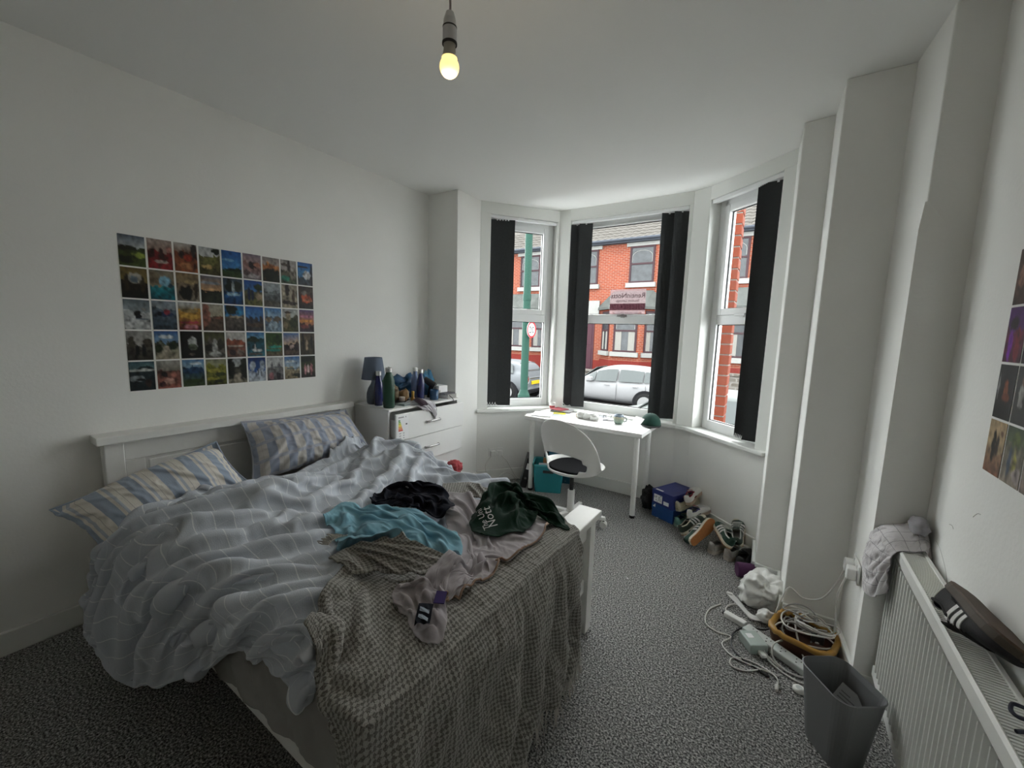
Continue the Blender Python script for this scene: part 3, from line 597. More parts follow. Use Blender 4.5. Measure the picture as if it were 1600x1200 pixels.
MB().lathe([(.028, .10), (.028, .29)], 20).obj('outer_column', M['powder'], t)
MB().lathe([(.016, .28), (.016, .43)], 20).obj('gas_column', M['black'], t)
MB().lathe([(.08, .42), (.07, .435)], 24).obj('seat_plate', M['powder'], t)
MB().lathe([(.035, .06), (.045, .075), (.042, .11), (.030, .13)], 24).obj('hub', M['powder'], t)
for i in range(5):
    a = 2 * PI * i / 5 + .55; T = Matrix.Rotation(a, 4, 'Z')
    l = MB().add([tuple(T @ Vector(p)) for p in ((.03, -.022, .075), (.03, .022, .075), (.275, .017, .062), (.275, -.017, .062), (.03, -.022, .118), (.03, .022, .118), (.275, .017, .09), (.275, -.017, .09))],
                 [(3, 2, 1, 0), (4, 5, 6, 7), (0, 1, 5, 4), (1, 2, 6, 5), (2, 3, 7, 6), (3, 0, 4, 7)]).obj('base_leg', M['powder'], t, bevel=.006)
    c = T @ Vector((.262, 0, .027)); d = T @ Vector((.3, 1, 0)); d.normalize()
    MB().cyl(c - d * .022, c - d * .004, .027, n=20).cyl(c + d * .004, c + d * .022, .027, n=20).obj('caster', M['powder'], l, bevel=.004)
    MB().cyl(c - d * .004, c + d * .004, .02, n=12).cyl(c, c + Vector((0, 0, .045)), .008, n=8).obj('caster_hub', M['black'], l)

# ------------------------------------------------------------------ radiator
t = thing('radiator', 'white ribbed panel radiator along the right hand wall', 'radiator', (3.25, 1.45, .14))
k = dict(world=True)
X0, X1, RY0, RY1, RZ0, RZ1 = 3.212, 3.292, .75, 2.12, .14, .745
n = int((RY1 - RY0 - .06) / .0333); y = RY0 + .03; pts = []
for i in range(n):
    pts += [(X0 + .022, y), (X0 + .022, y + .0185), (X0 + .001, y + .0215), (X0 + .0, y + .0245), (X0 + .004, y + .0275)]; y += .0333
mb = MB(); pts = [(X0 + .022, RY0)] + pts + [(X0 + .022, RY1)]
vs = [(a, b, RZ0 + .045) for a, b in pts] + [(a, b, RZ1 - .055) for a, b in pts]; q = len(pts)
mb.add(vs, [(i, i + 1, q + i + 1, q + i)[::-1] for i in range(q - 1)]).box((X0 + .0225, RY0, RZ0 + .01), (X0 + .028, RY1, RZ1 - .02))
mb.obj('ribbed_panel', M['rad'], t, **k)
MB().box((X0 + .003, RY0, RZ0), (X0 + .014, RY1, RZ0 + .045)).box((X0 + .003, RY0, RZ1 - .055), (X0 + .014, RY1, RZ1 - .02)).obj('panel_edge', M['rad'], t, bevel=.004, **k)
MB().prism([(X0 - .002, RZ1 - .035), (X0 + .012, RZ1 - .035), (X0 + .012, RZ1 - .006), (X0 + .006, RZ1), (X0 + .0, RZ1 - .008)], RY0, RY1, T=Matrix(((1, 0, 0, 0), (0, 0, 1, 0), (0, 1, 0, 0), (0, 0, 0, 1)))).obj('top_rail', M['rad'], t, **k)
MB().box((X1 - .012, RY0, RZ0 + .02), (X1, RY1, RZ1)).obj('rear_panel', M['rad'], t, bevel=.002, **k)
MB().box((X0 + .012, RY1 - .002, RZ0 + .01), (X1, RY1, RZ1 - .004)).obj('end_panel', M['rad'], t, **k)
mb = MB(); y = RY0 + .01
while y < RY1 - .01: mb.box((X0 + .012, y, RZ1 - .014), (X1 - .01, y + .0055, RZ1 - .004)); y += .0105
tag(mb.obj('grille', M['rad'], t, **k), kind='stuff')
MB().box((X0 + .02, RY0 + .01, RZ0 + .1), (X1 - .014, RY1 - .01, RZ1 - .03)).obj('convector', mat('radiator_inside', (.10, .10, .10), .6), t, **k)
MB().tube([(3.26, RY1 - .06, RZ0 + .02), (3.26, RY1 - .06, .0)], .0075, 8).obj('pipe', M['rad'], t, **k)
for yy in (1.0, 1.9): MB().box((X1 - .002, yy, .2), (XR, yy + .04, .7)).obj('wall_bracket', M['rad'], t, **k)
# waste bin
def rrect(cx, cy, w, d, r, n=6):
    out = []
    for sx, sy, a0 in ((1, 1, 0), (-1, 1, PI / 2), (-1, -1, PI), (1, -1, 1.5 * PI)):
        for i in range(n + 1): a = a0 + PI / 2 * i / n; out.append((cx + sx * (w / 2 - r) + r * math.cos(a), cy + sy * (d / 2 - r) + r * math.sin(a)))
    return out
t = thing('waste_bin', 'grey plastic waste bin with a slip of paper inside, beside the radiator', 'bin', (3.075, 1.79, 0), rz=-.95)
mb = MB(); lv = [(0, .15, .12, .03), (.012, .158, .128, .034), (.285, .215, .175, .045), (.29, .222, .182, .048), (.292, .215, .175, .046), (.27, .205, .165, .042), (.016, .146, .116, .028)]
vs = []; m = 28
for z, w, d, r in lv: vs += [(x, y, z) for x, y in rrect(0, 0, w, d, r)]
mb.add(vs, [(j * m + i, j * m + (i + 1) % m, (j + 1) * m + (i + 1) % m, (j + 1) * m + i) for j in range(len(lv) - 1) for i in range(m)] + [tuple(range(m))[::-1], tuple(range(6 * m, 7 * m))])
M['bin'] = mat('grey_bin_plastic', (.20, .207, .217), .55, bump=.03, bscale=200)
mb.obj('bin_shell', M['bin'], t, smooth=False)
slip = thing('paper_slip', 'printed paper slip poking up inside the grey waste bin', 'paper', (3.085, 1.80, .14), rot=(.9, .25, -.5))
MB().box((-.05, -.08, 0), (.05, .10, .0008)).obj('sheet', mat('grey_slip', (.33, .34, .35), .7), slip)
mb = MB()
for i in range(12): mb.box((-.04, -.06 + i * .012, .0008), (.03 - .02 * ((i * 7) % 3), -.056 + i * .012, .0011))
mb.obj('print', mat('slip_print', (.16, .16, .17), .8), slip)
# ------------------------------------------------------------------ cloth: coarse target sheets that buckle into folds
def patch(ctrl, nu, nv):      # bicubic (Catmull-Rom) surface through a grid of points -> (nv, nu, 3)
    A = np.array(ctrl, float)
    def up(A, n):
        k = A.shape[0]; B = np.concatenate([2 * A[:1] - A[1:2], A, 2 * A[-1:] - A[-2:-1]]); t = np.linspace(0, k - 1 - 1e-9, n); i = t.astype(int); f = (t - i)[:, None, None]
        a, b, c, d = B[i], B[i + 1], B[i + 2], B[i + 3]
        return .5 * (2 * b + (c - a) * f + (2 * a - 5 * b + 4 * c - d) * f ** 2 + (3 * b - a - 3 * c + d) * f ** 3)
    A = up(A, nv); return up(A.transpose(1, 0, 2), nu).transpose(1, 0, 2)
def coons(outline, corners, nu, nv):   # outline (closed list of points) split at 4 corner indices
    O = np.array(outline, float); n = len(O)
    def side(i, j, m, rev=False):
        idx = [(i + q) % n for q in range(((j - i) % n) + 1)]; p = O[idx]
        d = np.concatenate([[0], np.cumsum(np.linalg.norm(np.diff(p, axis=0), axis=1))]); t = np.linspace(0, d[-1], m)
        r = np.stack([np.interp(t, d, p[:, c]) for c in range(p.shape[1])], 1); return r[::-1] if rev else r
    a, b, c, d = corners
    top, right, bot, left = side(a, b, nu), side(b, c, nv), side(c, d, nu, True), side(d, a, nv, True)
    u = np.linspace(0, 1, nu)[None, :, None]; v = np.linspace(0, 1, nv)[:, None, None]
    return (1 - v) * top[None] + v * bot[None] + (1 - u) * left[:, None] + u * right[:, None] - ((1 - u) * (1 - v) * top[0] + u * (1 - v) * top[-1] + (1 - u) * v * bot[0] + u * v * bot[-1])
def fnoise(shape, freq, seed, octv=3):   # smooth value noise on a grid, freq cells across
    rg = np.random.RandomState(seed); out = np.zeros(shape); amp = 1
    for o in range(octv):
        fy, fx = [max(2, int(q * 2 ** o)) for q in (freq if isinstance(freq, (tuple, list)) else (freq, freq))]
        g = rg.randn(fy + 4, fx + 4, 1); out += amp * patch(g, shape[1], shape[0])[:, :, 0]; amp *= .5
    return out
class HF:
    def __init__(s, x0=-.4, x1=2.7, y0=-.1, y1=2.4, h=.0125):
        s.x0, s.y0, s.h = x0, y0, h; s.n = int((x1 - x0) / h); s.m = int((y1 - y0) / h); s.g = np.zeros((s.n, s.m))
    def idx(s, x, y): return np.clip(((x - s.x0) / s.h).astype(int), 1, s.n - 2), np.clip(((y - s.y0) / s.h).astype(int), 1, s.m - 2)
    def box(s, a, b, z):
        i0, j0 = s.idx(np.array(a[0]), np.array(a[1])); i1, j1 = s.idx(np.array(b[0]), np.array(b[1])); s.g[i0:i1, j0:j1] = np.maximum(s.g[i0:i1, j0:j1], z)
    def add(s, P, t=.004):
        # densify then splat
        Q = P
        for _ in range(2):
            Q = np.concatenate([Q, .5 * (Q[1:] + Q[:-1])]) if False else Q
        U = np.concatenate([P.reshape(-1, 3), (.5 * (P[1:] + P[:-1])).reshape(-1, 3), (.5 * (P[:, 1:] + P[:, :-1])).reshape(-1, 3), (.25 * (P[1:, 1:] + P[:-1, 1:] + P[1:, :-1] + P[:-1, :-1])).reshape(-1, 3)])
        i, j = s.idx(U[:, 0], U[:, 1])
        for di in (-1, 0, 1):
            for dj in (-1, 0, 1): np.maximum.at(s.g, (i + di, j + dj), U[:, 2] + t - (.004 if (di or dj) else 0))
    def __call__(s, x, y): i, j = s.idx(x, y); return s.g[i, j]
def drape(P0, exu=.1, exv=.1, iters=140, maxd=.04, floor=None, seed=1, amp=.008, freq=(6, 6), bend=.25, grav=.00012, gap=.004, pin=None, damp=.86, shear=.25):
    P0 = np.array(P0, float); n, m = P0.shape[:2]; P = P0.copy()
    nr = np.cross(np.gradient(P0, axis=1), np.gradient(P0, axis=0)); nr /= np.linalg.norm(nr, axis=2, keepdims=True) + 1e-9
    P += nr * (fnoise((n, m), freq, seed) * amp)[:, :, None]; P += fnoise((n, m), (freq[0] * 3, freq[1] * 3), seed + 9, 2)[:, :, None] * nr * amp * .3
    V = np.zeros_like(P); L = lambda A: np.linalg.norm(A, axis=-1)
    eu = np.broadcast_to(np.asarray(exu, float), (n, m)); ev = np.broadcast_to(np.asarray(exv, float), (n, m))
    ru = L(P0[:, 1:] - P0[:, :-1]) * (1 + eu[:, 1:]); rv = L(P0[1:] - P0[:-1]) * (1 + ev[1:])
    d1 = np.sqrt((.5 * (ru[1:] + ru[:-1])) ** 2 + (.5 * (rv[:, 1:] + rv[:, :-1])) ** 2)
    if pin is None: pin = np.ones((n, m, 1))
    def pr(P, A, B, r, k, push=None):
        d = P[B] - P[A]; l = L(d) + 1e-9; e = (l - r) / l
        if push is not None: e = np.where(l < r * push, (l - r * push) / l, 0)
        c = (.5 * k) * e[..., None] * d; P[A] += c; P[B] -= c
    S_ = np.s_
    for it in range(iters):
        V *= damp; V[..., 2] -= grav; Q = P.copy(); P = P + V
        for rep in range(2):
            for o in (0, 1):
                a = (m - 1 - o + 1) // 2
                A, B = S_[:, o:o + 2 * a:2], S_[:, o + 1:o + 1 + 2 * a:2]; k = ru[:, o::2].shape[1]; A, B = S_[:, o:o + 2 * k - 1:2], S_[:, o + 1:o + 2 * k:2]; pr(P, A, B, ru[:, o::2], .9)
                k = rv[o::2].shape[0]; A, B = S_[o:o + 2 * k - 1:2], S_[o + 1:o + 2 * k:2]; pr(P, A, B, rv[o::2], .9)
            for (A, B) in ((S_[:-1, :-1], S_[1:, 1:]), (S_[:-1, 1:], S_[1:, :-1])): pr(P, A, B, d1, shear * .5)
        for q in (2, 4):
            if m > q + 1 and n > q + 1:
                rr = sum(ru[:, i:m - 1 - (q - 1) + i] for i in range(q)); pr(P, S_[:, :-q], S_[:, q:], rr, bend, .93)
                rr = sum(rv[i:n - 1 - (q - 1) + i] for i in range(q)); pr(P, S_[:-q], S_[q:], rr, bend, .93)
        D = P - P0; l = L(D)[..., None]; P = P0 + D * np.minimum(1, np.asarray(maxd) / (l + 1e-9))
        if floor is not None: P[..., 2] = np.maximum(P[..., 2], floor(P[..., 0], P[..., 1]) + gap)
        V = (P - Q)
        if it > iters - 25: V *= .7
    return P
def soften(P, k=1):
    for _ in range(k):
        Q = P.copy(); Q[1:-1] = .5 * P[1:-1] + .25 * (P[2:] + P[:-2]); P = Q; Q = P.copy(); Q[:, 1:-1] = .5 * P[:, 1:-1] + .25 * (P[:, 2:] + P[:, :-2]); P = Q
    return P
def sheet(name, P, m, parent=None, thick=.004, sub=1, uvscale=None, flip=False, offset=-1):
    n, k = P.shape[:2]; me = bpy.data.meshes.new(name)
    f = [(i * k + j, i * k + j + 1, (i + 1) * k + j + 1, (i + 1) * k + j) for i in range(n - 1) for j in range(k - 1)]
    if flip: f = [q[::-1] for q in f]
    me.from_pydata(P.reshape(-1, 3).tolist(), [], f)
    du = np.linalg.norm(np.diff(P, axis=1), axis=2).mean(0); dv = np.linalg.norm(np.diff(P, axis=0), axis=2).mean(1)
    U = np.concatenate([[0], np.cumsum(du)]); V = np.concatenate([[0], np.cumsum(dv)])
    uv = me.uv_layers.new(name='UVMap'); li = np.zeros(len(me.loops), int); me.loops.foreach_get('vertex_index', li)
    uv.data.foreach_set('uv', np.stack([U[li % k], V[li // k]], 1).astype(np.float32).ravel())
    me.polygons.foreach_set('use_smooth', [True] * len(me.polygons)); me.update()
    o = bpy.data.objects.new(name, me); COL.objects.link(o); me.materials.append(m)
    if thick:
        s = o.modifiers.new('solid', 'SOLIDIFY'); s.thickness = thick; s.offset = offset if not flip else -offset * -1
    if sub: s = o.modifiers.new('sub', 'SUBSURF'); s.levels = sub; s.render_levels = sub
    if parent is not None: o.parent = parent; o.matrix_parent_inverse = local(parent).inverted()
    return o
def fabric(name, base, rough=.9, weave=900, wb=.25, var=.04, stripes=None, sheen=.15):
    """stripes: list of (axis 0=u 1=v, period, width, colour, soft)"""
    m = mat(name, base, rough, spec=.15, sheen=sheen); nt = m.node_tree; p = nt.nodes['Principled BSDF']
    tc = nd(nt, 'ShaderNodeTexCoord'); s = nd(nt, 'ShaderNodeSeparateXYZ'); nt.links.new(tc.outputs['UV'], s.inputs[0])
    cur = None
    def mix(fac, col, prev):
        mx = nd(nt, 'ShaderNodeMix', data_type='RGBA'); nt.links.new(fac, mx.inputs[0]); mx.inputs[7].default_value = (*col, 1)
        if prev is None: mx.inputs[6].default_value = (*base, 1)
        else: nt.links.new(prev, mx.inputs[6])
        return mx.outputs[2]
    for ax, per, wd, col, off in stripes or []:
        a = nd(nt, 'ShaderNodeMath', operation='ADD'); a.inputs[1].default_value = off; nt.links.new(s.outputs[ax], a.inputs[0])
        d = nd(nt, 'ShaderNodeMath', operation='DIVIDE'); d.inputs[1].default_value = per; nt.links.new(a.outputs[0], d.inputs[0])
        f = nd(nt, 'ShaderNodeMath', operation='FRACT'); nt.links.new(d.outputs[0], f.inputs[0])
        g = nd(nt, 'ShaderNodeMath', operation='LESS_THAN'); g.inputs[1].default_value = wd / per; nt.links.new(f.outputs[0], g.inputs[0])
        cur = mix(g.outputs[0], col, cur)
    n = nd(nt, 'ShaderNodeTexNoise'); n.inputs['Scale'].default_value = 14; n.inputs['Detail'].default_value = 6; nt.links.new(tc.outputs['UV'], n.inputs['Vector'])
    r = nd(nt, 'ShaderNodeMapRange'); r.inputs[1].default_value = .3; r.inputs[2].default_value = .7; r.inputs[3].default_value = 1 - var; r.inputs[4].default_value = 1 + var; nt.links.new(n.outputs[0], r.inputs[0])
    mx = nd(nt, 'ShaderNodeMix', data_type='RGBA', blend_type='MULTIPLY'); mx.inputs[0].default_value = 1
    if cur is None: mx.inputs[6].default_value = (*base, 1)
    else: nt.links.new(cur, mx.inputs[6])
    nt.links.new(r.outputs[0], mx.inputs[7]); nt.links.new(mx.outputs[2], p.inputs['Base Color'])
    w = nd(nt, 'ShaderNodeTexNoise'); w.inputs['Scale'].default_value = weave * .25; w.inputs['Detail'].default_value = 2; nt.links.new(tc.outputs['UV'], w.inputs['Vector'])
    b = nd(nt, 'ShaderNodeBump'); b.inputs['Strength'].default_value = wb; b.inputs['Distance'].default_value = .003; nt.links.new(w.outputs[0], b.inputs['Height']); nt.links.new(b.outputs[0], p.inputs['Normal'])
    return m
hf = HF(); hf.box((.08, .56), (1.99, 1.82), .556); hf.box((1.985, .5), (2.105, 1.88), .636); hf.box((0, .48), (.115, 1.88), .90)
# pillows -------------------------------------------------
stripe_blue = (.34, .40, .50)
M['pillow'] = fabric('striped_pillowcase', (.70, .67, .61), stripes=[(0, .115, .045, stripe_blue, 0), (0, .115, .002, (.42, .40, .38), .03), (0, .115, .012, (.45, .49, .55), .058)])
def pillow(label, quad, thick, seed, m):
    A, B, C, D = [np.array(q) for q in quad]; n, k = 44, 64
    u = np.linspace(0, 1, k)[None, :, None]; v = np.linspace(0, 1, n)[:, None, None]
    uu, vv = u * 2 - 1, v * 2 - 1; pin = 1 - .06 * (1 - np.abs(uu) ** 2) * np.abs(vv) ** 3        # edges pull in a little
    P = (1 - v) * ((1 - u) * A + u * B) + v * ((1 - u) * D + u * C); c = P.mean((0, 1))
    P = c + (P - c) * (1 - .07 * ((1 - uu ** 2) * vv ** 6 + (1 - vv ** 2) * uu ** 6))
    nz = np.cross(B - A, D - A); nz /= np.linalg.norm(nz); nz = -nz if nz[2] < 0 else nz
    prof = ((1 - np.abs(uu) ** 2.6) * (1 - np.abs(vv) ** 2.6)) ** .62
    t = thing('pillow', label, 'pillow', tuple(c - nz * thick * .4), group='striped pillows')
    top = drape(P + nz * prof * thick * .62, (.09, .06)[0], .07, 110, .032, None, seed, .009, (5, 8))
    top[0], top[-1], top[:, 0], top[:, -1] = P[0], P[-1], P[:, 0], P[:, -1]
    bot = P - nz * prof * thick * .42
    o = sheet('pillowcase', top, m, t, 0); sheet('underside', bot[:, ::-1], m, t, 0)
    pts = np.concatenate([P[0], P[1:, -1], P[-1, -2::-1], P[-2:0:-1, 0]]); MB().tube([tuple(q) for q in pts], .004, 6, closed=True).obj('piping', m, o, world=True)
    o.children[0].parent = o; o.children[0].matrix_parent_inverse = Matrix() 
    hf.add(top)
pillow('blue and cream striped pillow slumped flat at the near end of the headboard', [(0.265, 0.299, 0.700), (0.258, 0.920, 0.865), (0.499, 0.983, 0.660), (0.566, 0.390, 0.585)], .22, 3, M['pillow'])
M['pillow2'] = fabric('striped_pillowcase_creased', (.55, .53, .50), stripes=[(0, .105, .05, (.34, .38, .48), 0), (0, .105, .003, (.48, .46, .42), .03), (1, .11, .02, (.42, .44, .50), .01)])
pillow('creased striped pillow propped upright against the far end of the headboard', [(.13, 1.10, .925), (.13, 1.80, .90), (.34, 1.87, .63), (.37, 1.04, .63)], .24, 8, M['pillow2'])
# cream under-sheet hanging off the head end
ush = drape(patch([[(0.475, 0.412, 0.550), (0.504, 0.450, 0.560), (0.546, 0.502, 0.580)], [(0.368, 0.389, 0.400), (0.420, 0.427, 0.400), (0.478, 0.477, 0.420)], [(0.249, 0.361, 0.230), (0.318, 0.395, 0.230), (0.400, 0.452, 0.250)]], 24, 24), .05, .02, 60, .012, None, 4, .004)
tag(sheet('under_sheet', ush, fabric('cream_striped_sheet', (.60, .58, .52), stripes=[(1, .034, .002, (.40, .38, .34), 0)]), thick=.003), 'cream pinstriped sheet end hanging below the near pillow', 'sheet')
XS = np.linspace(1.0, 1.99, 7)
sk = patch([[(x, .56, .558) for x in XS], [(x, .522, .535) for x in XS], [(x, .512, .45) for x in XS], [(x, .508, .312 + .075 * (x - 1.0) + .006 * math.sin(x * 21)) for x in XS]], 70, 30)
sk[..., 1] += .006 * np.sin(sk[..., 0] * 34 + sk[..., 2] * 30) * np.clip((.54 - sk[..., 2]) * 6, 0, 1)
sheet('sheet_overhang', drape(sk, .04, .03, 60, .010, None, 14, .005, (4, 7)), M['sheet'], mt, .003)
# duvet ---------------------------------------------------
D_ = [[(0.327, 0.369, 0.200), (.35, .365, .12), (.62, .36, .13), (.88, .38, .19), (1.10, .41, .29), (1.36, .45, .47), (1.60, .495, .61), (1.86, .495, .575)],
      [(0.408, 0.389, 0.400), (.47, .375, .38), (.68, .365, .40), (.92, .375, .43), (1.14, .40, .48), (1.38, .445, .57), (1.62, .475, .645), (1.85, .51, .635)],
      [(0.618, 0.411, 0.620), (.64, .455, .69), (.78, .455, .70), (.98, .465, .70), (1.20, .485, .69), (1.42, .515, .69), (1.64, .53, .715), (1.83, .535, .685)],
      [(0.554, 0.640, 0.690), (.68, .71, .745), (.80, .72, .755), (1.0, .72, .75), (1.22, .73, .725), (1.45, .75, .715), (1.66, .76, .72), (1.80, .78, .68)],
      [(0.567, 0.948, 0.680), (.66, 1.05, .72), (.82, 1.04, .73), (1.0, 1.03, .715), (1.2, 1.03, .69), (1.4, 1.03, .665), (1.55, 1.03, .65), (1.72, 1.03, .635)],
      [(.46, 1.38, .65), (.62, 1.38, .70), (.80, 1.38, .71), (.98, 1.37, .69), (1.15, 1.37, .67), (1.32, 1.36, .65), (1.48, 1.35, .635), (1.64, 1.34, .62)],
      [(.40, 1.68, .68), (.55, 1.70, .745), (.72, 1.71, .775), (.90, 1.71, .74), (1.08, 1.71, .69), (1.28, 1.70, .66), (1.48, 1.70, .65), (1.68, 1.70, .625)],
      [(.42, 1.86, .62), (.58, 1.885, .68), (.76, 1.89, .70), (.94, 1.89, .66), (1.12, 1.89, .63), (1.32, 1.885, .63), (1.52, 1.88, .64), (1.70, 1.86, .61)]]
NU, NV = 132, 150
D_.insert(0, [(x + .03, y + .075, z + .06) for x, y, z in D_[0]])     # the hem rolls under
P0 = patch(D_, NU, NV)
vv = np.linspace(0, 1, NV)[:, None]; uu = np.linspace(0, 1, NU)[None, :]
# long soft ridges sweeping from the hanging side diagonally up over the bed
ph = 2 * PI * (uu * 6.2 - vv * 4.2 + .16 * fnoise((NV, NU), (4, 4), 5)); rid = np.abs(np.sin(ph)) ** 1.0
ph2 = 2 * PI * (uu * 3.2 - vv * 4.6 + .30 * fnoise((NV, NU), (4, 5), 15))
w = np.clip((.68 - vv) / .35, 0, 1) * np.clip(uu * 6, .2, 1)
P0[..., 2] += (rid - .55) * .050 * w * np.clip((vv - .26) / .06, 0, 1) + (np.abs(np.sin(ph2)) - .5) * .040 * (1 - w) * np.clip((1 - uu) * 3, .3, 1)
P0[..., 1] -= (rid - .4) * .042 * np.clip((.42 - vv) / .1, 0, 1) * np.clip((vv - .16) / .08, 0, 1)
P0[..., 2] += .012 * fnoise((NV, NU), (9, 9), 77, 2)
exd = .12 * np.clip((vv - .10) / .15, .12, 1) * np.ones_like(uu)
hfd = lambda x, y: np.where(y > .56, hf(x, y), 0)
duv = drape(P0, exd, .05, 170, .028, hfd, 21, .005, (7, 10), bend=.5)
M['duvet'] = fabric('grey_blue_duvet', (.53, .565, .62), stripes=[(1, .062, .0035, (.76, .78, .80), 0), (0, .16, .002, (.61, .64, .68), .02)], wb=.35)
dt = thing('duvet', 'rumpled grey blue duvet with fine pale checks trailing off the near side of the bed', 'duvet', (1.0, 1.15, .56))
dvo = sheet('duvet_cover', duv, M['duvet'], dt, .028)
hf.add(duv, .006)
# ------------------------------------------------------------------ things on the bed
def weave_mat(name, dark, light, per=.0095):
    m = mat(name, dark, .95, spec=.1, sheen=.2); nt = m.node_tree; p = nt.nodes['Principled BSDF']
    tc = nd(nt, 'ShaderNodeTexCoord'); mp = nd(nt, 'ShaderNodeMapping'); mp.inputs['Rotation'].default_value = (0, 0, PI / 4); mp.inputs['Scale'].default_value = (1 / per,) * 3
    nt.links.new(tc.outputs['UV'], mp.inputs[0])
    ns = nd(nt, 'ShaderNodeTexNoise'); ns.inputs['Scale'].default_value = 160; nt.links.new(tc.outputs['UV'], ns.inputs['Vector'])
    ad = nd(nt, 'ShaderNodeVectorMath', operation='MULTIPLY_ADD'); nt.links.new(ns.outputs['Color'], ad.inputs[0]); ad.inputs[1].default_value = (1.25, 1.25, 0); nt.links.new(mp.outputs[0], ad.inputs[2])
    ch = nd(nt, 'ShaderNodeTexChecker'); ch.inputs['Scale'].default_value = 1; nt.links.new(ad.outputs[0], ch.inputs['Vector'])
    n2 = nd(nt, 'ShaderNodeTexNoise'); n2.inputs['Scale'].default_value = 330; nt.links.new(tc.outputs['UV'], n2.inputs['Vector'])
    mm = nd(nt, 'ShaderNodeMath', operation='MULTIPLY_ADD'); mm.inputs[1].default_value = .42; nt.links.new(ch.outputs['Fac'], mm.inputs[0]); nt.links.new(n2.outputs[0], mm.inputs[2])
    r = nd(nt, 'ShaderNodeValToRGB'); r.color_ramp.elements[0].position = .42; r.color_ramp.elements[1].position = .9; r.color_ramp.elements[0].color = (*dark, 1); r.color_ramp.elements[1].color = (*light, 1)
    nt.links.new(mm.outputs[0], r.inputs[0]); nt.links.new(r.outputs[0], p.inputs['Base Color'])
    b = nd(nt, 'ShaderNodeBump'); b.inputs['Strength'].default_value = .7; b.inputs['Distance'].default_value = .004; nt.links.new(mm.outputs[0], b.inputs['Height']); nt.links.new(b.outputs[0], p.inputs['Normal'])
    return m
M['throw'] = weave_mat('grey_woven_throw', (.115, .111, .10), (.40, .39, .36))
M['lilac'] = fabric('lilac_grey_fleece', (.42, .39, .41), wb=.4, weave=1500, sheen=.3)
M['tan'] = mat('tan_hem', (.30, .20, .14), .8)
M['tee'] = fabric('light_blue_cotton', (.22, .43, .53), wb=.25)
M['navy'] = fabric('navy_cotton', (.009, .011, .020), wb=.25, sheen=.03)
M['green'] = fabric('bottle_green_sweat', (.003, .022, .012), wb=.4, sheen=.06)
th = thing('throw_blanket', 'grey woven fringed throw draped over the footboard', 'blanket', (1.98, 1.0, .64))
T_ = [[(1.81, .525, .66), (1.74, .62, .715), (1.62, .82, .70), (1.68, 1.06, .68), (1.76, 1.30, .67), (1.85, 1.52, .67), (1.93, 1.69, .655)],
      [(1.88, .51, .65), (1.84, .60, .715), (1.80, .82, .705), (1.83, 1.06, .685), (1.88, 1.30, .675), (1.93, 1.50, .67), (1.97, 1.66, .665)],
      [(1.95, .49, .62), (1.96, .58, .70), (1.94, .82, .70), (1.96, 1.06, .69), (1.98, 1.30, .68), (2.0, 1.48, .675), (2.02, 1.63, .672)],
      [(2.01, .475, .58), (2.06, .55, .66), (2.06, .82, .675), (2.07, 1.06, .67), (2.075, 1.30, .665), (2.08, 1.46, .66), (2.08, 1.60, .66)],
      [(2.05, .462, .50), (2.12, .50, .58), (2.14, .80, .60), (2.14, 1.05, .60), (2.135, 1.28, .60), (2.135, 1.45, .59), (2.13, 1.58, .59)],
      [(2.07, .452, .40), (2.14, .47, .47), (2.165, .78, .48), (2.16, 1.04, .46), (2.15, 1.27, .46), (2.145, 1.44, .45), (2.14, 1.57, .44)],
      [(2.08, .445, .28), (2.16, .46, .32), (2.185, .77, .32), (2.18, 1.03, .29), (2.165, 1.26, .28), (2.155, 1.43, .27), (2.145, 1.555, .27)],
      [(2.09, .44, .18), (2.17, .455, .20), (2.20, .76, .20), (2.19, 1.02, .15), (2.175, 1.26, .13), (2.16, 1.42, .12), (2.15, 1.55, .12)]]
P0 = patch(T_, 120, 110); vv = np.linspace(0, 1, 110)[:, None]; uu = np.linspace(0, 1, 120)[None, :]
fold = np.sin(2 * PI * (uu * 5.5 + .25 * fnoise((110, 120), (3, 4), 3) + .3 * vv))
P0[..., 0] += .020 * fold * np.clip((vv - .5) * 3, 0, 1); P0[..., 2] += .010 * np.sin(2 * PI * (uu * 3 - vv * 3.5 + .3 * fnoise((110, 120), (3, 3), 4))) * np.clip((.5 - vv) * 4, 0, 1)
thr = drape(P0, .08, .05, 120, .030, lambda x, y: np.where((y > .48) & (x < 2.11), hf(x, y), 0), 31, .006, (8, 9), bend=.4)
tho = sheet('woven_cloth', thr, M['throw'], th, .007)
def fringe(row, down, L, m, parent, step=1, seed=0, out=None, name='fringe'):
    rr = random.Random(seed); mb = MB()
    for i in range(0, len(row) - 1):
        for q in range(step):
            p = Vector(row[i]) * (1 - q / step) + Vector(row[i + 1]) * (q / step); d = Vector(down) + Vector((rr.uniform(-.25, .25), rr.uniform(-.25, .25), rr.uniform(-.1, .1)))
            l = L * rr.uniform(.75, 1.1); a = p - d * .006; b = p + d * l * .5 + Vector((rr.uniform(-.006, .006), rr.uniform(-.006, .006), 0)); c = p + d * l
            if c.z < .004: c.z = .004 + rr.uniform(0, .004)
            mb.tube([a, b, c], .0030, 3)
    o = mb.obj(name, m, parent, world=True); o['kind'] = 'stuff'; return o
M['fringe'] = mat('grey_fringe_wool', (.50, .48, .44), .95)
fringe(thr[-1].tolist(), (0, 0, -1), .085, M['fringe'], th, 1, 1)
hf.add(thr, .008)
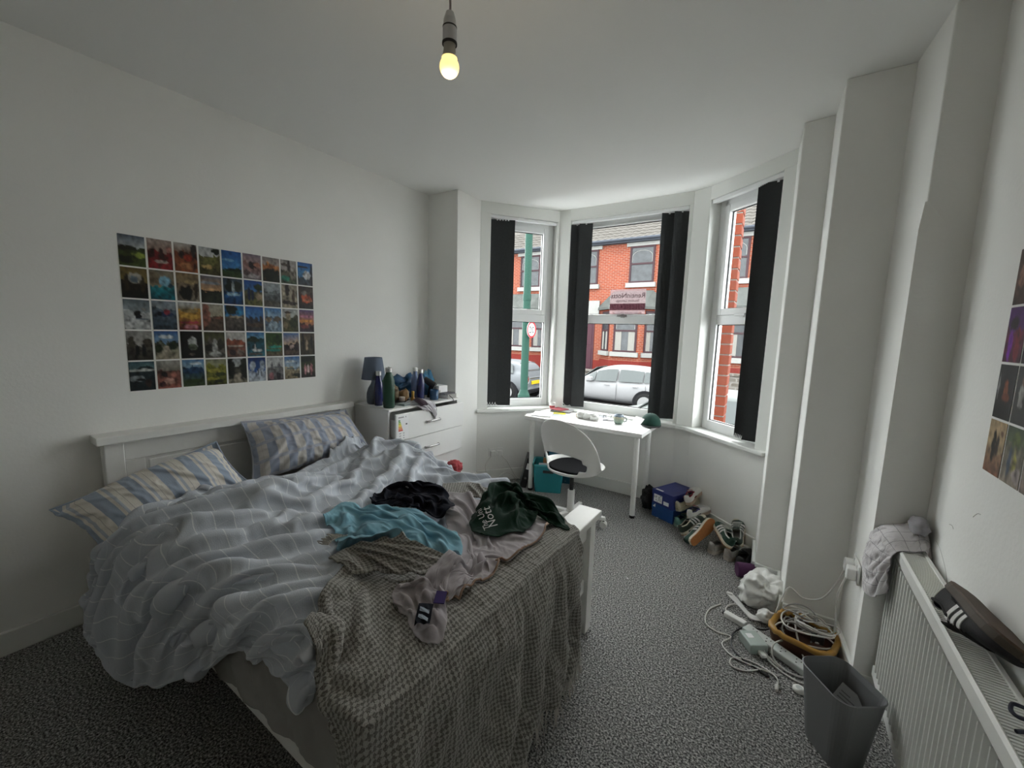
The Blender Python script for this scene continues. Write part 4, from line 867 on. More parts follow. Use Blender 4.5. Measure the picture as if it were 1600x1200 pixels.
# folded-back corner of the throw, two layers
for nm, pts, cor, hh, sd in (('folded_layer', [(1.833, 0.816, 0.720), (1.877, 0.879, 0.720), (1.924, 0.987, 0.720), (1.959, 0.960, 0.700), (1.987, 0.921, 0.700), (1.894, 0.862, 0.700), (1.832, 0.817, 0.700)], (0, 2, 4, 6), .0, 5),
                    ('folded_flap', [(1.508, 0.770, 0.710), (1.539, 0.851, 0.730), (1.636, 0.894, 0.760), (1.709, 0.936, 0.780), (1.809, 0.944, 0.775), (1.925, 0.988, 0.750), (1.926, 0.971, 0.740), (1.886, 0.869, 0.735), (1.840, 0.857, 0.735), (1.818, 0.819, 0.735), (1.756, 0.813, 0.735), (1.725, 0.763, 0.735), (1.670, 0.752, 0.725)], (0, 3, 5, 12), .02, 6)):
    P0 = coons(pts, cor, 46, 26); c = np.sin(np.linspace(0, PI, 46))[None] * np.sin(np.linspace(0, PI, 26))[:, None]; P0[..., 2] += hh * c
    Q = drape(P0, .05, .04, 70, .014, hf, sd, .004, (4, 6)); sheet(nm, Q, M['throw'], th, .009, offset=1); hf.add(Q, .01)
fr = [(1.494, 0.790, 0.735), (1.480, 0.819, 0.735), (1.478, 0.846, 0.735), (1.491, 0.869, 0.735)]
fringe([tuple(p) for p in catmull([Vector(q) for q in fr], 9)], (-.75, -.1, -.12), .06, M['fringe'], th, 1, 3, name='corner_fringe')
# far corner of the same throw, showing behind the dark garments
P0 = coons([(1.317, 1.582, 0.690), (1.421, 1.679, 0.700), (1.564, 1.658, 0.690), (1.620, 1.584, 0.680), (1.478, 1.558, 0.680), (1.388, 1.487, 0.680)], (0, 2, 3, 5), 26, 16)
Q = drape(P0, .08, .08, 60, .015, hf, 7, .004, (4, 5)); sheet('far_corner', Q, M['throw'], th, .008, offset=1); hf.add(Q, .01)
P0 = coons([(1.213, 1.249, 0.700), (1.245, 1.325, 0.710), (1.328, 1.359, 0.700), (1.418, 1.267, 0.690), (1.368, 1.211, 0.690), (1.272, 1.209, 0.690)], (0, 2, 3, 5), 22, 16)
Q = drape(P0, .08, .08, 60, .015, hf, 17, .004, (4, 5)); sheet('near_corner', Q, M['throw'], th, .008, offset=1); hf.add(Q, .01)
def hem(P, rows, m, parent, r=.004, name='hem'):
    for pts in rows: MB().tube([tuple(p) for p in pts], r, 6).obj(name, m, parent, smooth=True, world=True)
# lilac blanket
lb = thing('fleece_blanket', 'lilac grey fleece blanket with a tan hem lying across the woven throw', 'blanket', (1.880, 1.218, 0.700))
pts = [(1.386, 1.488, 0.700), (1.517, 1.536, 0.710), (1.716, 1.510, 0.710), (1.880, 1.506, 0.700), (1.973, 1.528, 0.700), (2.008, 1.431, 0.690), (2.001, 1.319, 0.690), (2.003, 1.224, 0.690), (1.978, 1.151, 0.690), (2.003, 1.078, 0.690), (2.002, 0.994, 0.690), (2.006, 0.906, 0.690), (1.991, 0.847, 0.700), (1.948, 0.830, 0.700), (1.903, 0.898, 0.700), (1.892, 0.984, 0.710), (1.812, 1.113, 0.710), (1.646, 1.253, 0.710), (1.517, 1.359, 0.700)]
P0 = coons(pts, (0, 4, 11, 13), 70, 80); P0[..., 2] += .012 * fnoise(P0.shape[:2], (6, 5), 41, 2)
Q = drape(P0, .14, .10, 120, .030, hf, 43, .008, (8, 8)); o = sheet('fleece', Q, M['lilac'], lb, .005, offset=1); hf.add(Q, .006)
hem(Q, [Q[:, -1] + [0, 0, .004], Q[-1] + [0, 0, .004]], M['tan'], lb)
# generic crumpled garment
def garment(name, label, cat, pts, cor, m, dome, seed, ex=.22, maxd=.035, nu=72, nv=56, amp=.014, fr=(5, 6), th_=.005, group=None, kp=1.4, base=None, flat=None):
    P0 = coons(pts, cor, nu, nv); u = np.linspace(-1, 1, nu)[None]; v = np.linspace(-1, 1, nv)[:, None]
    prof = (1 - np.abs(u) ** 2.2) * (1 - np.abs(v) ** 2.2)
    zc = P0[..., 2].copy(); z0 = hf(P0[..., 0], P0[..., 1]) if base is None else base; P0[..., 2] = soften(z0 * np.ones((nv, nu)), 6) + .006 + dome * np.clip(prof, 0, 1) ** (1 / kp)
    P0[..., 2] = np.maximum(P0[..., 2], zc - .035 * (1 - np.clip(prof * 5, 0, 1)))
    P0[..., 2] += dome * .3 * fnoise((nv, nu), (4, 5), seed + 3, 2) * np.clip(prof, 0, 1) ** .5
    fl = hf if base is None else (lambda x, y: np.full(x.shape, base))
    Q = drape(P0, ex, ex * .8, 130, maxd, fl, seed, amp, fr, bend=.22)
    if flat:
        k_ = np.exp(-(((Q[..., 0] - flat[0]) ** 2 + (Q[..., 1] - flat[1]) ** 2) / flat[2] ** 2) ** 2)[..., None]; Q = Q * (1 - k_) + soften(Q, 30) * k_
    t = thing(name, label, cat, tuple(np.array(pts).mean(0)[:2]) + (float(P0[..., 2].min()),), group=group)
    o = sheet('cloth', Q, m, t, th_, offset=1)
    if base is None: hf.add(Q, .004)
    return t, o, Q
t, o, Q = garment('t_shirt', 'light blue t-shirt crumpled on top of the grey throw', 'shirt',
    [(1.270, 0.937, 0.730), (1.217, 1.045, 0.750), (1.278, 1.074, 0.750), (1.355, 1.150, 0.750), (1.492, 1.221, 0.750), (1.628, 1.178, 0.750), (1.761, 1.148, 0.740), (1.871, 1.071, 0.730), (1.903, 1.031, 0.720), (1.805, 1.011, 0.720), (1.705, 0.981, 0.750), (1.646, 0.914, 0.740), (1.572, 0.859, 0.730), (1.501, 0.840, 0.720), (1.441, 0.892, 0.720), (1.319, 0.934, 0.720)], (0, 4, 8, 13), M['tee'], .055, 51, ex=.13, maxd=.026, amp=.010)
t, o, Q = garment('trousers', 'navy trousers bunched up between duvet and lilac blanket', 'trousers',
    [(1.239, 1.177, 0.730), (1.201, 1.291, 0.750), (1.218, 1.350, 0.770), (1.301, 1.392, 0.790), (1.358, 1.461, 0.790), (1.461, 1.427, 0.770), (1.564, 1.342, 0.740), (1.583, 1.280, 0.730), (1.535, 1.248, 0.740), (1.456, 1.247, 0.750), (1.361, 1.249, 0.750), (1.290, 1.217, 0.730)], (0, 4, 7, 10), M['navy'], .05, 61, ex=.28, maxd=.04, amp=.016)
MB().box((-.012, -.004, -.001), (.012, .004, .001), T=Matrix.Translation(tuple(Q[16, 34] + [0, 0, .012])) @ Matrix.Rotation(-.3, 4, 'Z')).obj('care_label', M['paper'], t, world=True)
sw, swo, SQ = garment('sweatshirt', 'bottle green sweatshirt with white lettering heaped near the far foot corner', 'sweatshirt',
    [(1.754, 1.301, 0.740), (1.678, 1.425, 0.760), (1.643, 1.580, 0.800), (1.693, 1.619, 0.800), (1.808, 1.569, 0.790), (1.873, 1.664, 0.770), (1.960, 1.647, 0.740), (2.078, 1.556, 0.690), (2.009, 1.555, 0.700), (1.914, 1.538, 0.710), (1.932, 1.380, 0.710), (1.907, 1.276, 0.700), (1.851, 1.247, 0.700), (1.790, 1.258, 0.710)], (1, 5, 7, 12), M['green'], .055, 71, ex=.13, maxd=.026, amp=.012, flat=tuple((1.825, 1.328, 0.770))[:2] + (.085,))
# lettering printed on the sweatshirt follows the cloth
M['print'] = mat('white_print', (.55, .55, .53), .8)
hs = HF(); hs.g[:] = 0; hs.add(SQ, 0)
for _ in range(4): hs.g[1:-1, 1:-1] = np.maximum(hs.g[1:-1, 1:-1], .2 * (hs.g[1:-1, 1:-1] + hs.g[2:, 1:-1] + hs.g[:-2, 1:-1] + hs.g[1:-1, 2:] + hs.g[1:-1, :-2]))
hs.g = soften(hs.g, 6)
def cloth_text(s, size, o, dx, m, parent):
    me = text_mesh(s, size); d = Vector(dx).normalized(); n = Vector((-d.y, d.x))
    bm = bmesh.new(); bm.from_mesh(me)
    bmesh.ops.triangulate(bm, faces=bm.faces); bmesh.ops.subdivide_edges(bm, edges=bm.edges, cuts=2)
    co = np.array([(o[0] + d.x * v.co.x + n.x * v.co.y, o[1] + d.y * v.co.x + n.y * v.co.y) for v in bm.verts])
    gx = (co[:, 0] - hs.x0) / hs.h - .5; gy = (co[:, 1] - hs.y0) / hs.h - .5; ix = gx.astype(int); iy = gy.astype(int); fx = gx - ix; fy = gy - iy
    z = (1 - fx) * (1 - fy) * hs.g[ix, iy] + fx * (1 - fy) * hs.g[ix + 1, iy] + (1 - fx) * fy * hs.g[ix, iy + 1] + fx * fy * hs.g[ix + 1, iy + 1]
    for v, c, zz in zip(bm.verts, co, z): v.co = (c[0], c[1], zz + .008)
    bm.to_mesh(me); bm.free(); me.materials.clear(); return mesh_obj('lettering', me, m, parent, world=True)
TD = (np.array((1.745, 1.348, 0.770)) - np.array((1.870, 1.263, 0.770)))[:2]
cloth_text('The Uni', .038, (1.861, 1.270, 0.765), TD, M['print'], sw)
cloth_text('Nott', .056, (1.874, 1.305, 0.775), TD, M['print'], sw)
# lilac garment end with a dark patch, hanging over the footboard cap
t, o, Q = garment('jumper', 'lilac jumper sleeve with a dark logo patch slipping out under the folded throw', 'jumper',
    [(1.848, 0.790, 0.720), (1.883, 0.819, 0.740), (1.920, 0.847, 0.735), (1.987, 0.845, 0.720), (2.042, 0.803, 0.710), (2.071, 0.752, 0.700), (2.056, 0.723, 0.700), (2.013, 0.722, 0.700), (1.957, 0.750, 0.705), (1.897, 0.760, 0.710)], (1, 3, 6, 8), M['lilac'], .035, 81, ex=.06, maxd=.014, nu=40, nv=44, amp=.008)
hs = HF(); hs.g[:] = 0; hs.add(Q, 0)
pc = np.array((2.015, 0.751, 0.735)); ax = (np.array((1.991, 0.785, 0.735)) - pc)[:2]; ax /= np.linalg.norm(ax); ay = np.array((-ax[1], ax[0]))
def onpatch(a, b, dz): 
    q = pc[:2] + ax * a + ay * b; return (q[0], q[1], float(np.max([hs(np.array(q[0] + i), np.array(q[1] + j)) for i in (-.01, 0, .01) for j in (-.01, 0, .01)])) + dz)
def gridpatch(a0, a1, b0, b1, dz, name, m, sl=0, n=5):
    A = [(a0 + (a1 - a0) * i / n, b0 + (b1 - b0) * j / n) for j in range(n + 1) for i in range(n + 1)]
    MB().add([onpatch(a + sl * b, b, dz) for a, b in A], [(j * (n + 1) + i, j * (n + 1) + i + 1, (j + 1) * (n + 1) + i + 1, (j + 1) * (n + 1) + i) for j in range(n) for i in range(n)]).obj(name, m, t, world=True)
gridpatch(-.034, .034, -.021, .021, .010, 'patch', M['navy'])
for a in (-.017, .006): gridpatch(a - .006, a + .006, -.014, .014, .0125, 'patch_stripe', mat('pale_blue_print', (.35, .42, .50), .8), sl=.35, n=3)
tag(MB().box((-.016, -.02, 0), (.016, .02, .004), T=Matrix.Translation((2.003, 0.829, 0.715)) @ Matrix.Rotation(.5, 4, 'Z') @ Matrix.Rotation(.3, 4, 'X')).obj('fabric_tag', mat('purple_fabric', (.05, .03, .16), .8)), 'small purple fabric tag beside the lilac jumper patch', 'fabric tag')
# ------------------------------------------------------------------ photo prints on the walls
def hexl(h): return np.array([(int(h[i:i + 2], 16) / 255) ** 2.2 for i in (0, 2, 4)])
M['photo'] = bpy.data.materials.new('glossy_photo_print'); M['photo'].use_nodes = True
_nt = M['photo'].node_tree; _p = _nt.nodes['Principled BSDF']; _p.inputs['Roughness'].default_value = .35; _p.inputs['Specular IOR Level'].default_value = .3
_a = nd(_nt, 'ShaderNodeVertexColor'); _a.layer_name = 'print'; _nt.links.new(_a.outputs[0], _p.inputs['Base Color'])
def photo(label, spec, T, w=.103, h=.151, seed=0, group=None, nx=20, ny=28):
    top, hor, hz, g0, g1, blobs = spec
    rg = np.random.RandomState(seed * 7 + 3); Y, X = np.meshgrid(np.linspace(0, 1, ny + 1), np.linspace(0, 1, nx + 1), indexing='ij')
    edge = hz + .05 * fnoise(Y.shape, (2, 4), seed + 200, 3)[:1] * np.ones_like(Y)
    s = np.clip(Y / np.maximum(edge, .02), 0, 1)[..., None]; g = np.clip((Y - edge) / np.maximum(1 - edge, .02), 0, 1)[..., None]
    C = np.where((Y < edge)[..., None], hexl(top) * (1 - s) + hexl(hor) * s, hexl(g0) * (1 - g) + hexl(g1) * g)
    N = fnoise(Y.shape, (7, 6), seed, 3)[..., None]; C = C * np.clip(1 + .28 * N * np.where((Y < edge)[..., None], .7, 1.3), .2, 2.2)
    for cx_, cy_, rx, ry, col in blobs:
        d = ((X - cx_) / rx) ** 2 + ((Y - cy_) / ry) ** 2 + .25 * fnoise(Y.shape, (6, 5), seed + int(cx_ * 90 + cy_ * 40), 2); k = np.clip((1.15 - d) / .4, 0, 1)[..., None]
        C = C * (1 - k) + hexl(col) * np.clip(1 + .3 * N, .3, 2) * k
    C = np.clip(C * .62, 0.004, 1)
    vs = np.stack([(X - .5) * w, (.5 - Y) * h, np.full_like(X, .0012)], -1).reshape(-1, 3)
    n1 = nx + 1; f = [(j * n1 + i, (j + 1) * n1 + i, (j + 1) * n1 + i + 1, j * n1 + i + 1) for j in range(ny) for i in range(nx)]
    b = len(vs); cor = [(-w / 2, h / 2, 0), (w / 2, h / 2, 0), (w / 2, -h / 2, 0), (-w / 2, -h / 2, 0)]; ring = [0, nx, ny * n1 + nx, ny * n1]
    f += [(b + i, ring[i], ring[(i + 1) % 4], b + (i + 1) % 4) for i in range(4)]
    me = bpy.data.meshes.new('photo_print'); me.from_pydata(vs.tolist() + cor, [], f)
    ca = me.color_attributes.new('print', 'FLOAT_COLOR', 'POINT'); cc = np.ones((b + 4, 4)); cc[:b, :3] = C.reshape(-1, 3); cc[b:, :3] = .6; ca.data.foreach_set('color', cc.astype(np.float32).ravel())
    me.update(); o = bpy.data.objects.new('photo_print', me); COL.objects.link(o); me.materials.append(M['photo']); o.matrix_world = T
    return tag(o, label, 'photo', group)
PH = [
 ('green parkland under heavy grey cloud', ('5a6a7c', 'c4ccd2', .42, '2c3a1c', '4a5a2a', [(.3, .42, .4, .08, '1a2414'), (.75, .62, .25, .1, '8a9a44'), (.25, .8, .3, .14, '202a14')])),
 ('friends around a red table with a balloon', ('b9a9a0', 'a08478', .42, '7a2a2a', '8a1f26', [(.85, .3, .13, .12, 'c88a80'), (.55, .5, .12, .2, '3a2422'), (.15, .5, .15, .16, '4a2a28'), (.5, .75, .3, .06, 'b8a8a0')])),
 ('a crowded orange dinner table', ('c8c4bc', '8a6a5a', .3, '6a3a2a', 'a05a38', [(.85, .2, .12, .25, '3a3432'), (.3, .4, .14, .14, '3a2a28'), (.6, .5, .18, .12, 'a03828'), (.5, .8, .3, .12, 'b87a50')])),
 ('a stone hut below a mountain', ('c8ccce', 'e0e2e0', .3, '6a6a3c', '4a4426', [(.8, .12, .22, .12, '1a2418'), (.45, .5, .4, .16, '7a7a44'), (.4, .72, .3, .09, 'c8a86a'), (.3, .78, .04, .04, '2a2018')])),
 ('deep blue sky over a tree line', ('1c5aa8', '4a90d0', .72, '2c4a2a', '3a4a24', [(.3, .35, .3, .05, '7ab0de'), (.6, .72, .5, .06, '1c3018')])),
 ('a pink tower behind a dark tree', ('8a7a8a', 'b89a98', .4, 'a87a70', '8a8088', [(.5, .45, .22, .18, '2a2426'), (.75, .4, .2, .08, 'c0806a'), (.4, .85, .5, .1, 'b0a8a8'), (.2, .75, .2, .1, '5a4a4c')])),
 ('an orange roof above a dark field', ('9a9490', 'b8a8a0', .3, 'c88a5a', '26261c', [(.4, .38, .42, .1, 'c07a48'), (.5, .75, .6, .3, '23281c')])),
 ('a bare tree beside a green pool', ('a8a4a0', 'c0b8b0', .45, '6a6454', '4a5a48', [(.5, .25, .1, .3, '3a322c'), (.25, .2, .3, .06, '5a5048'), (.3, .78, .28, .12, '3a8a72'), (.75, .6, .2, .2, '8a8478')])),
 ('a white statue against bright blue sky', ('1c62b0', '5aa0dc', .62, '3a4a58', '4a5058', [(.6, .55, .25, .18, 'e0e4e6'), (.3, .2, .4, .03, '2a2420'), (.92, .5, .08, .5, '2a2628')])),
 ('a gilded arch inside a dim hall', ('6a5a30', '8a7a44', .45, '2a2620', '14120f', [(.5, .35, .25, .18, 'a8a49a'), (.5, .38, .15, .12, '6a7a88'), (.2, .5, .1, .3, '3a3424'), (.8, .5, .1, .3, '3a3424')])),
 ('a sea arch over turquoise water', ('8a8270', '9a8e74', .5, '2a8a94', '0f5a6a', [(.6, .35, .25, .18, '8ac0dc'), (.2, .3, .2, .25, '7a6e58'), (.85, .5, .1, .08, '2a4a58'), (.4, .75, .3, .08, '1a7a88')])),
 ('an old lane with a dark archway', ('8a7454', 'a08a68', .35, '7a6a54', '9a9080', [(.4, .7, .3, .28, '141210'), (.6, .3, .25, .1, 'c0a878'), (.85, .6, .1, .3, '3a2e22')])),
 ('a glowing sunset over flat dark land', ('6a6e78', 'd8a878', .55, '2a3024', '30362a', [(.5, .25, .5, .06, '9aa0a8'), (.4, .5, .4, .04, 'e8b888'), (.4, .57, .5, .03, '14181a')])),
 ('a floodlit blue fountain among trees', ('3a4a5a', '5a6a78', .5, '2a6aa8', '1c3a6a', [(.3, .3, .2, .25, '1c241c'), (.75, .3, .2, .25, '242a20'), (.5, .62, .4, .06, 'a8d0e8'), (.5, .35, .06, .25, 'b8c4c8')])),
 ('two statues in blue beside a stone block', ('1c4a9a', '4a80c0', .4, '5a5a44', '6a6a3c', [(.25, .55, .1, .25, '1a2a4a'), (.45, .6, .09, .22, '24304a'), (.85, .65, .25, .18, 'a8937a'), (.8, .25, .25, .15, '2a3a24')])),
 ('a flat grey sea and sky', ('b0b8be', 'a0a8ae', .35, '6a7074', '5a5a56', [(.5, .45, .6, .02, '8a9094'), (.4, .85, .6, .12, '5a564e')])),
 ('long legs stretched over pale sand', ('a8a090', 'b0a694', .2, 'b0a692', 'a09680', [(.35, .25, .14, .3, '3a342e'), (.3, .75, .3, .1, '2c2824'), (.75, .5, .1, .3, '5a4a3c'), (.7, .8, .28, .08, '4a4038')])),
 ('an orange boat in the shade', ('3a3430', '5a4a40', .3, '4a2c24', '2a2422', [(.5, .55, .35, .18, 'd0603c'), (.4, .3, .2, .1, '8a8078'), (.6, .62, .3, .06, 'e08a64')])),
 ('a lone figure on bright snow', ('6a7880', '9aa4a8', .38, 'c8ccce', 'd0d2d2', [(.5, .45, .14, .1, '14161c'), (.55, .55, .12, .1, '1c1c24'), (.7, .65, .25, .03, '6a7884'), (.75, .32, .12, .05, '8a8a86')])),
 ('people on a raft in grey water', ('8a98a4', '9aa4aa', .3, '5a6a78', '3a4a58', [(.5, .45, .4, .08, '2a3a5a'), (.6, .38, .12, .1, 'a03a48'), (.3, .45, .1, .08, '1c1c26')])),
 ('a golden carousel seen from below', ('c8ccd0', 'b0a48a', .22, 'c89a44', '7a2a30', [(.5, .3, .45, .07, 'a08a5a'), (.5, .5, .42, .1, 'e0b050'), (.5, .72, .45, .05, 'a04048'), (.5, .88, .4, .08, 'c0808a')])),
 ('a pink street corner at dusk', ('a8a494', 'bcb49c', .45, '6a5448', '4a3c34', [(.15, .4, .2, .5, '9a6454'), (.8, .65, .2, .2, '5a4a40'), (.8, .5, .2, .06, '8a5a4a')])),
 ('a dark tree against blue sky above paving', ('2a7ac0', '4a90c8', .42, '6a645c', '4a4440', [(.3, .2, .38, .2, '1c2418'), (.6, .45, .35, .05, 'b8a890'), (.7, .25, .15, .1, '3a9ad0')])),
 ('a castle skyline under blue sky', ('2c62b0', '5a90cc', .55, '4a4a50', '3c3a3c', [(.3, .5, .12, .12, '2c3040'), (.6, .52, .1, .1, '3a3c48'), (.85, .5, .1, .12, '34343c'), (.5, .75, .5, .1, '5a4a40')])),
 ('a blue river through a city', ('4a86c8', 'a8c4da', .42, '5a7490', '8aa0b4', [(.2, .5, .25, .1, '8a7a68'), (.75, .48, .25, .14, '6a6258'), (.5, .75, .25, .2, 'a8bccc')])),
 ('a small tower house in a garden', ('b8bcbc', 'c8c8c4', .35, '5a5840', '4a4a2c', [(.35, .3, .2, .2, 'a89a80'), (.35, .15, .25, .05, '4a3c32'), (.7, .6, .3, .2, '3a4426'), (.2, .7, .15, .15, '9a8a6a')])),
 ('a pink and orange evening sky', ('6a5a8a', 'd88a5a', .6, '5a4038', '3a3040', [(.5, .3, .5, .06, 'c07a90'), (.5, .5, .5, .06, 'e89a50'), (.3, .75, .3, .1, '8a4a4a')])),
 ('two people walking away on a grey path', ('a8a8a4', 'b0aea8', .45, '5a564e', '3a3834', [(.4, .65, .08, .2, '16161a'), (.65, .65, .09, .2, '1a1a1e'), (.2, .4, .15, .2, '4a463c'), (.8, .4, .2, .15, '4a443a')])),
 ('a pale road toward hills under blue sky', ('2a5a9a', '8ab0d4', .4, '5a6450', 'a89e8a', [(.5, .2, .3, .08, 'd8e0e6'), (.75, .5, .25, .15, '24301c'), (.45, .75, .2, .25, 'b4aa96'), (.15, .6, .2, .15, '2c3820')])),
 ('a dark doorway framing a bright view', ('1a1612', '1c1814', .5, '1c1814', '14110e', [(.52, .45, .2, .26, 'c0c4c0'), (.52, .58, .2, .12, '5a6450'), (.5, .85, .15, .05, '6a6058')])),
 ('a stream running between mossy rocks', ('4a4c30', '5a5a3c', .3, '5a544c', '6a665e', [(.5, .55, .14, .3, 'b0b0ac'), (.2, .6, .2, .15, '2c2a24'), (.8, .5, .18, .2, '38362c'), (.55, .85, .3, .1, 'c0c0bc')])),
 ('a crowd below a long brick building', ('c0bcb8', 'ccc8c4', .35, '8a5040', '6a5048', [(.5, .45, .5, .12, 'a05a44'), (.5, .55, .5, .03, 'c8b8a8'), (.3, .8, .2, .12, '3a2e30'), (.7, .8, .2, .12, '8a7a70')])),
 ('a white boat on a blue mountain lake', ('3a80c0', '7ab0d4', .3, '1c4a54', '2a6a80', [(.3, .3, .4, .12, '24382c'), (.55, .75, .3, .06, 'd0d4d6'), (.45, .62, .05, .14, 'e0e0dc'), (.5, .9, .4, .06, '5a5a58')])),
 ('a turquoise bench in a green garden', ('3a5c2a', '2c4c24', .4, '4a6a34', '6a5c4c', [(.5, .6, .4, .06, '3aa08a'), (.45, .75, .42, .06, '2a8a7c'), (.7, .3, .25, .2, '24401c')])),
 ('a gathering on a field at evening', ('4a7ab4', 'd8b89a', .5, '4a3c38', '3a3034', [(.2, .62, .14, .12, '2a2226'), (.5, .62, .14, .12, 'a89088'), (.8, .62, .14, .12, '30282c'), (.5, .85, .5, .1, '5a4a44')])),
 ('someone standing in brown woodland', ('5a4a3a', '6a5a48', .3, '4a4230', '3a3426', [(.45, .55, .09, .25, 'a89078'), (.2, .4, .08, .4, '2a241c'), (.8, .4, .08, .4, '2c261e')])),
 ('a snowy jetty by dark teal water', ('3a5a64', '6a8a90', .2, '2a3a40', '1c2428', [(.5, .3, .5, .05, 'd0d4d0'), (.3, .58, .3, .1, '9aa4a8'), (.75, .75, .15, .15, '3a2c28'), (.45, .62, .2, .05, '14181c')])),
 ('a picnic group on a pink rug', ('a8a8a0', '8a8478', .35, '6a4c44', 'a8685a', [(.3, .5, .14, .1, '2a2024'), (.7, .5, .14, .12, 'b07060'), (.5, .75, .25, .12, 'd0a090'), (.2, .85, .15, .1, '4a2c2c')])),
 ('a blue mountain over a green meadow', ('5a8ab8', '9ab8cc', .3, '2c4c6a', '4a5a34', [(.5, .4, .5, .12, '2c4a70'), (.6, .15, .3, .05, 'd0dce4'), (.5, .8, .5, .08, '3a4c28')])),
 ('a yellow green valley from above', ('8a8c74', 'a0a07c', .25, '8a8a34', '4a5024', [(.4, .45, .3, .08, 'b0a848'), (.7, .6, .25, .08, '3a4420'), (.3, .75, .3, .06, 'a09a40'), (.6, .85, .3, .06, '2a3018')])),
 ('a pale path down a dark avenue of trees', ('a8b0b4', 'b8bcb8', .35, '2a2c24', '8a8474', [(.15, .4, .2, .5, '20241c'), (.85, .4, .2, .5, '23271e'), (.5, .8, .2, .25, 'a89e8c')])),
 ('a skier among snowy trees and deep blue sky', ('0f3474', '2a5aa0', .5, 'a8b4c8', 'c8d0da', [(.25, .35, .18, .2, 'b8c4d4'), (.8, .3, .15, .25, 'a8b4c8'), (.55, .6, .04, .14, '14141c'), (.75, .7, .04, .12, '2a1c24')])),
 ('a bridge with people in the foreground', ('c4c6c8', 'd0d0d0', .45, '8a8a8a', '5a5256', [(.3, .4, .05, .2, '5a5a60'), (.75, .4, .05, .2, '5a5a60'), (.5, .42, .3, .02, '6a6a70'), (.25, .8, .14, .15, 'a06a70'), (.7, .8, .14, .14, '2a262c')])),
 ('a wide beach under pale blue sky', ('3a74b8', 'c0d4e0', .5, 'b0a488', '8a7c62', [(.4, .22, .35, .06, 'd8e2ea'), (.5, .54, .5, .03, '5a7a8a'), (.8, .85, .3, .08, '2c3428')])),
 ('three people in pink below a tree', ('24301c', '3a4428', .5, '4a4438', '3a3430', [(.3, .6, .09, .25, 'd89a9c'), (.5, .62, .08, .22, 'e0c0bc'), (.72, .6, .09, .25, 'c07a80'), (.4, .15, .4, .12, '1a2414')])),
]
rown = ('top row', 'second row', 'middle row', 'fourth row', 'bottom row')
for i, (d, sp) in enumerate(PH):
    r, c = divmod(i, 9)
    T = frame3((.0005, .645 + .1122 * (c + .5), 1.935 - .159 * (r + .5) + .001 * ((i * 7) % 3 - 1)), (0, 1, 0), (0, 0, 1), (1, 0, 0)) @ Matrix.Rotation(.004 * ((i * 5) % 3 - 1), 4, 'Z')
    photo('photo of %s, %s above the bed' % (d, rown[r]), sp, T, seed=i + 1, group='photo prints above the bed')
PR = [
 ('a couple in black in a cream room', ('c8ac84', 'd0b48a', .55, 'b08a68', '8a5a44', [(.42, .5, .12, .3, '16141a'), (.62, .45, .1, .2, '3a2c2a'), (.8, .2, .1, .06, '6a4a3a')]), 0, 0),
 ('two girls in yellow and denim outdoors', ('3a4a2c', '5a6a44', .3, '6a6a58', 'a89a8a', [(.55, .2, .2, .12, '5a6a24'), (.35, .6, .1, .28, '4a5a74'), (.6, .6, .1, .28, 'b0a84a'), (.8, .8, .2, .15, 'c0b0b0')]), 0, 1),
 ('a group dancing on a pale floor', ('6a5a50', '8a7464', .4, 'a8988a', '8a7a70', [(.3, .5, .1, .3, '2a2428'), (.6, .5, .1, .3, '9a3a40')]), 0, 2),
 ('a woman in orange in a dark bar', ('24242c', '2c2c34', .5, '24222a', '14141a', [(.55, .45, .12, .18, 'b0603c'), (.6, .6, .2, .08, '8a4a34'), (.1, .4, .05, .25, 'a8a8a8')]), 1, 0),
 ('a white shirted figure at night', ('1c1c20', '2a282c', .5, '2c2a28', '1c1a1c', [(.35, .5, .14, .2, 'b8b4b0'), (.35, .25, .08, .1, '8a6454')]), 1, 1),
 ('friends lit by purple party light', ('5a1c7a', '6a2a8a', .4, '7a2448', '5a1c3c', [(.4, .3, .25, .12, '2a1424'), (.3, .65, .14, .3, '8a2ac0'), (.7, .65, .16, .3, '9a2438')]), 2, 0),
 ('a crowd under red lights', ('3a1420', '5a1c24', .5, '4a1418', '24101a', [(.4, .6, .2, .2, '8a3034'), (.7, .5, .15, .2, '2a1418')]), 2, 1),
 ('smiling faces in a brown restaurant', ('4a3428', '6a4c3c', .5, '7a5444', '3a241c', [(.3, .5, .16, .2, 'b0806a'), (.75, .6, .16, .2, '8a5c48')]), 3, 0),
]
for i, (d, sp, r, c) in enumerate(PR):
    T = frame3((XR - .0006, 1.752 - .052 - .112 * c - (.01 if r else 0) * 0, 1.145 + .0755 + .159 * r), (0, -1, 0), (0, 0, 1), (-1, 0, 0))
    photo('photo of %s on the wall above the radiator' % d, sp, T, seed=i + 90, group='photo prints above the radiator', h=.152)
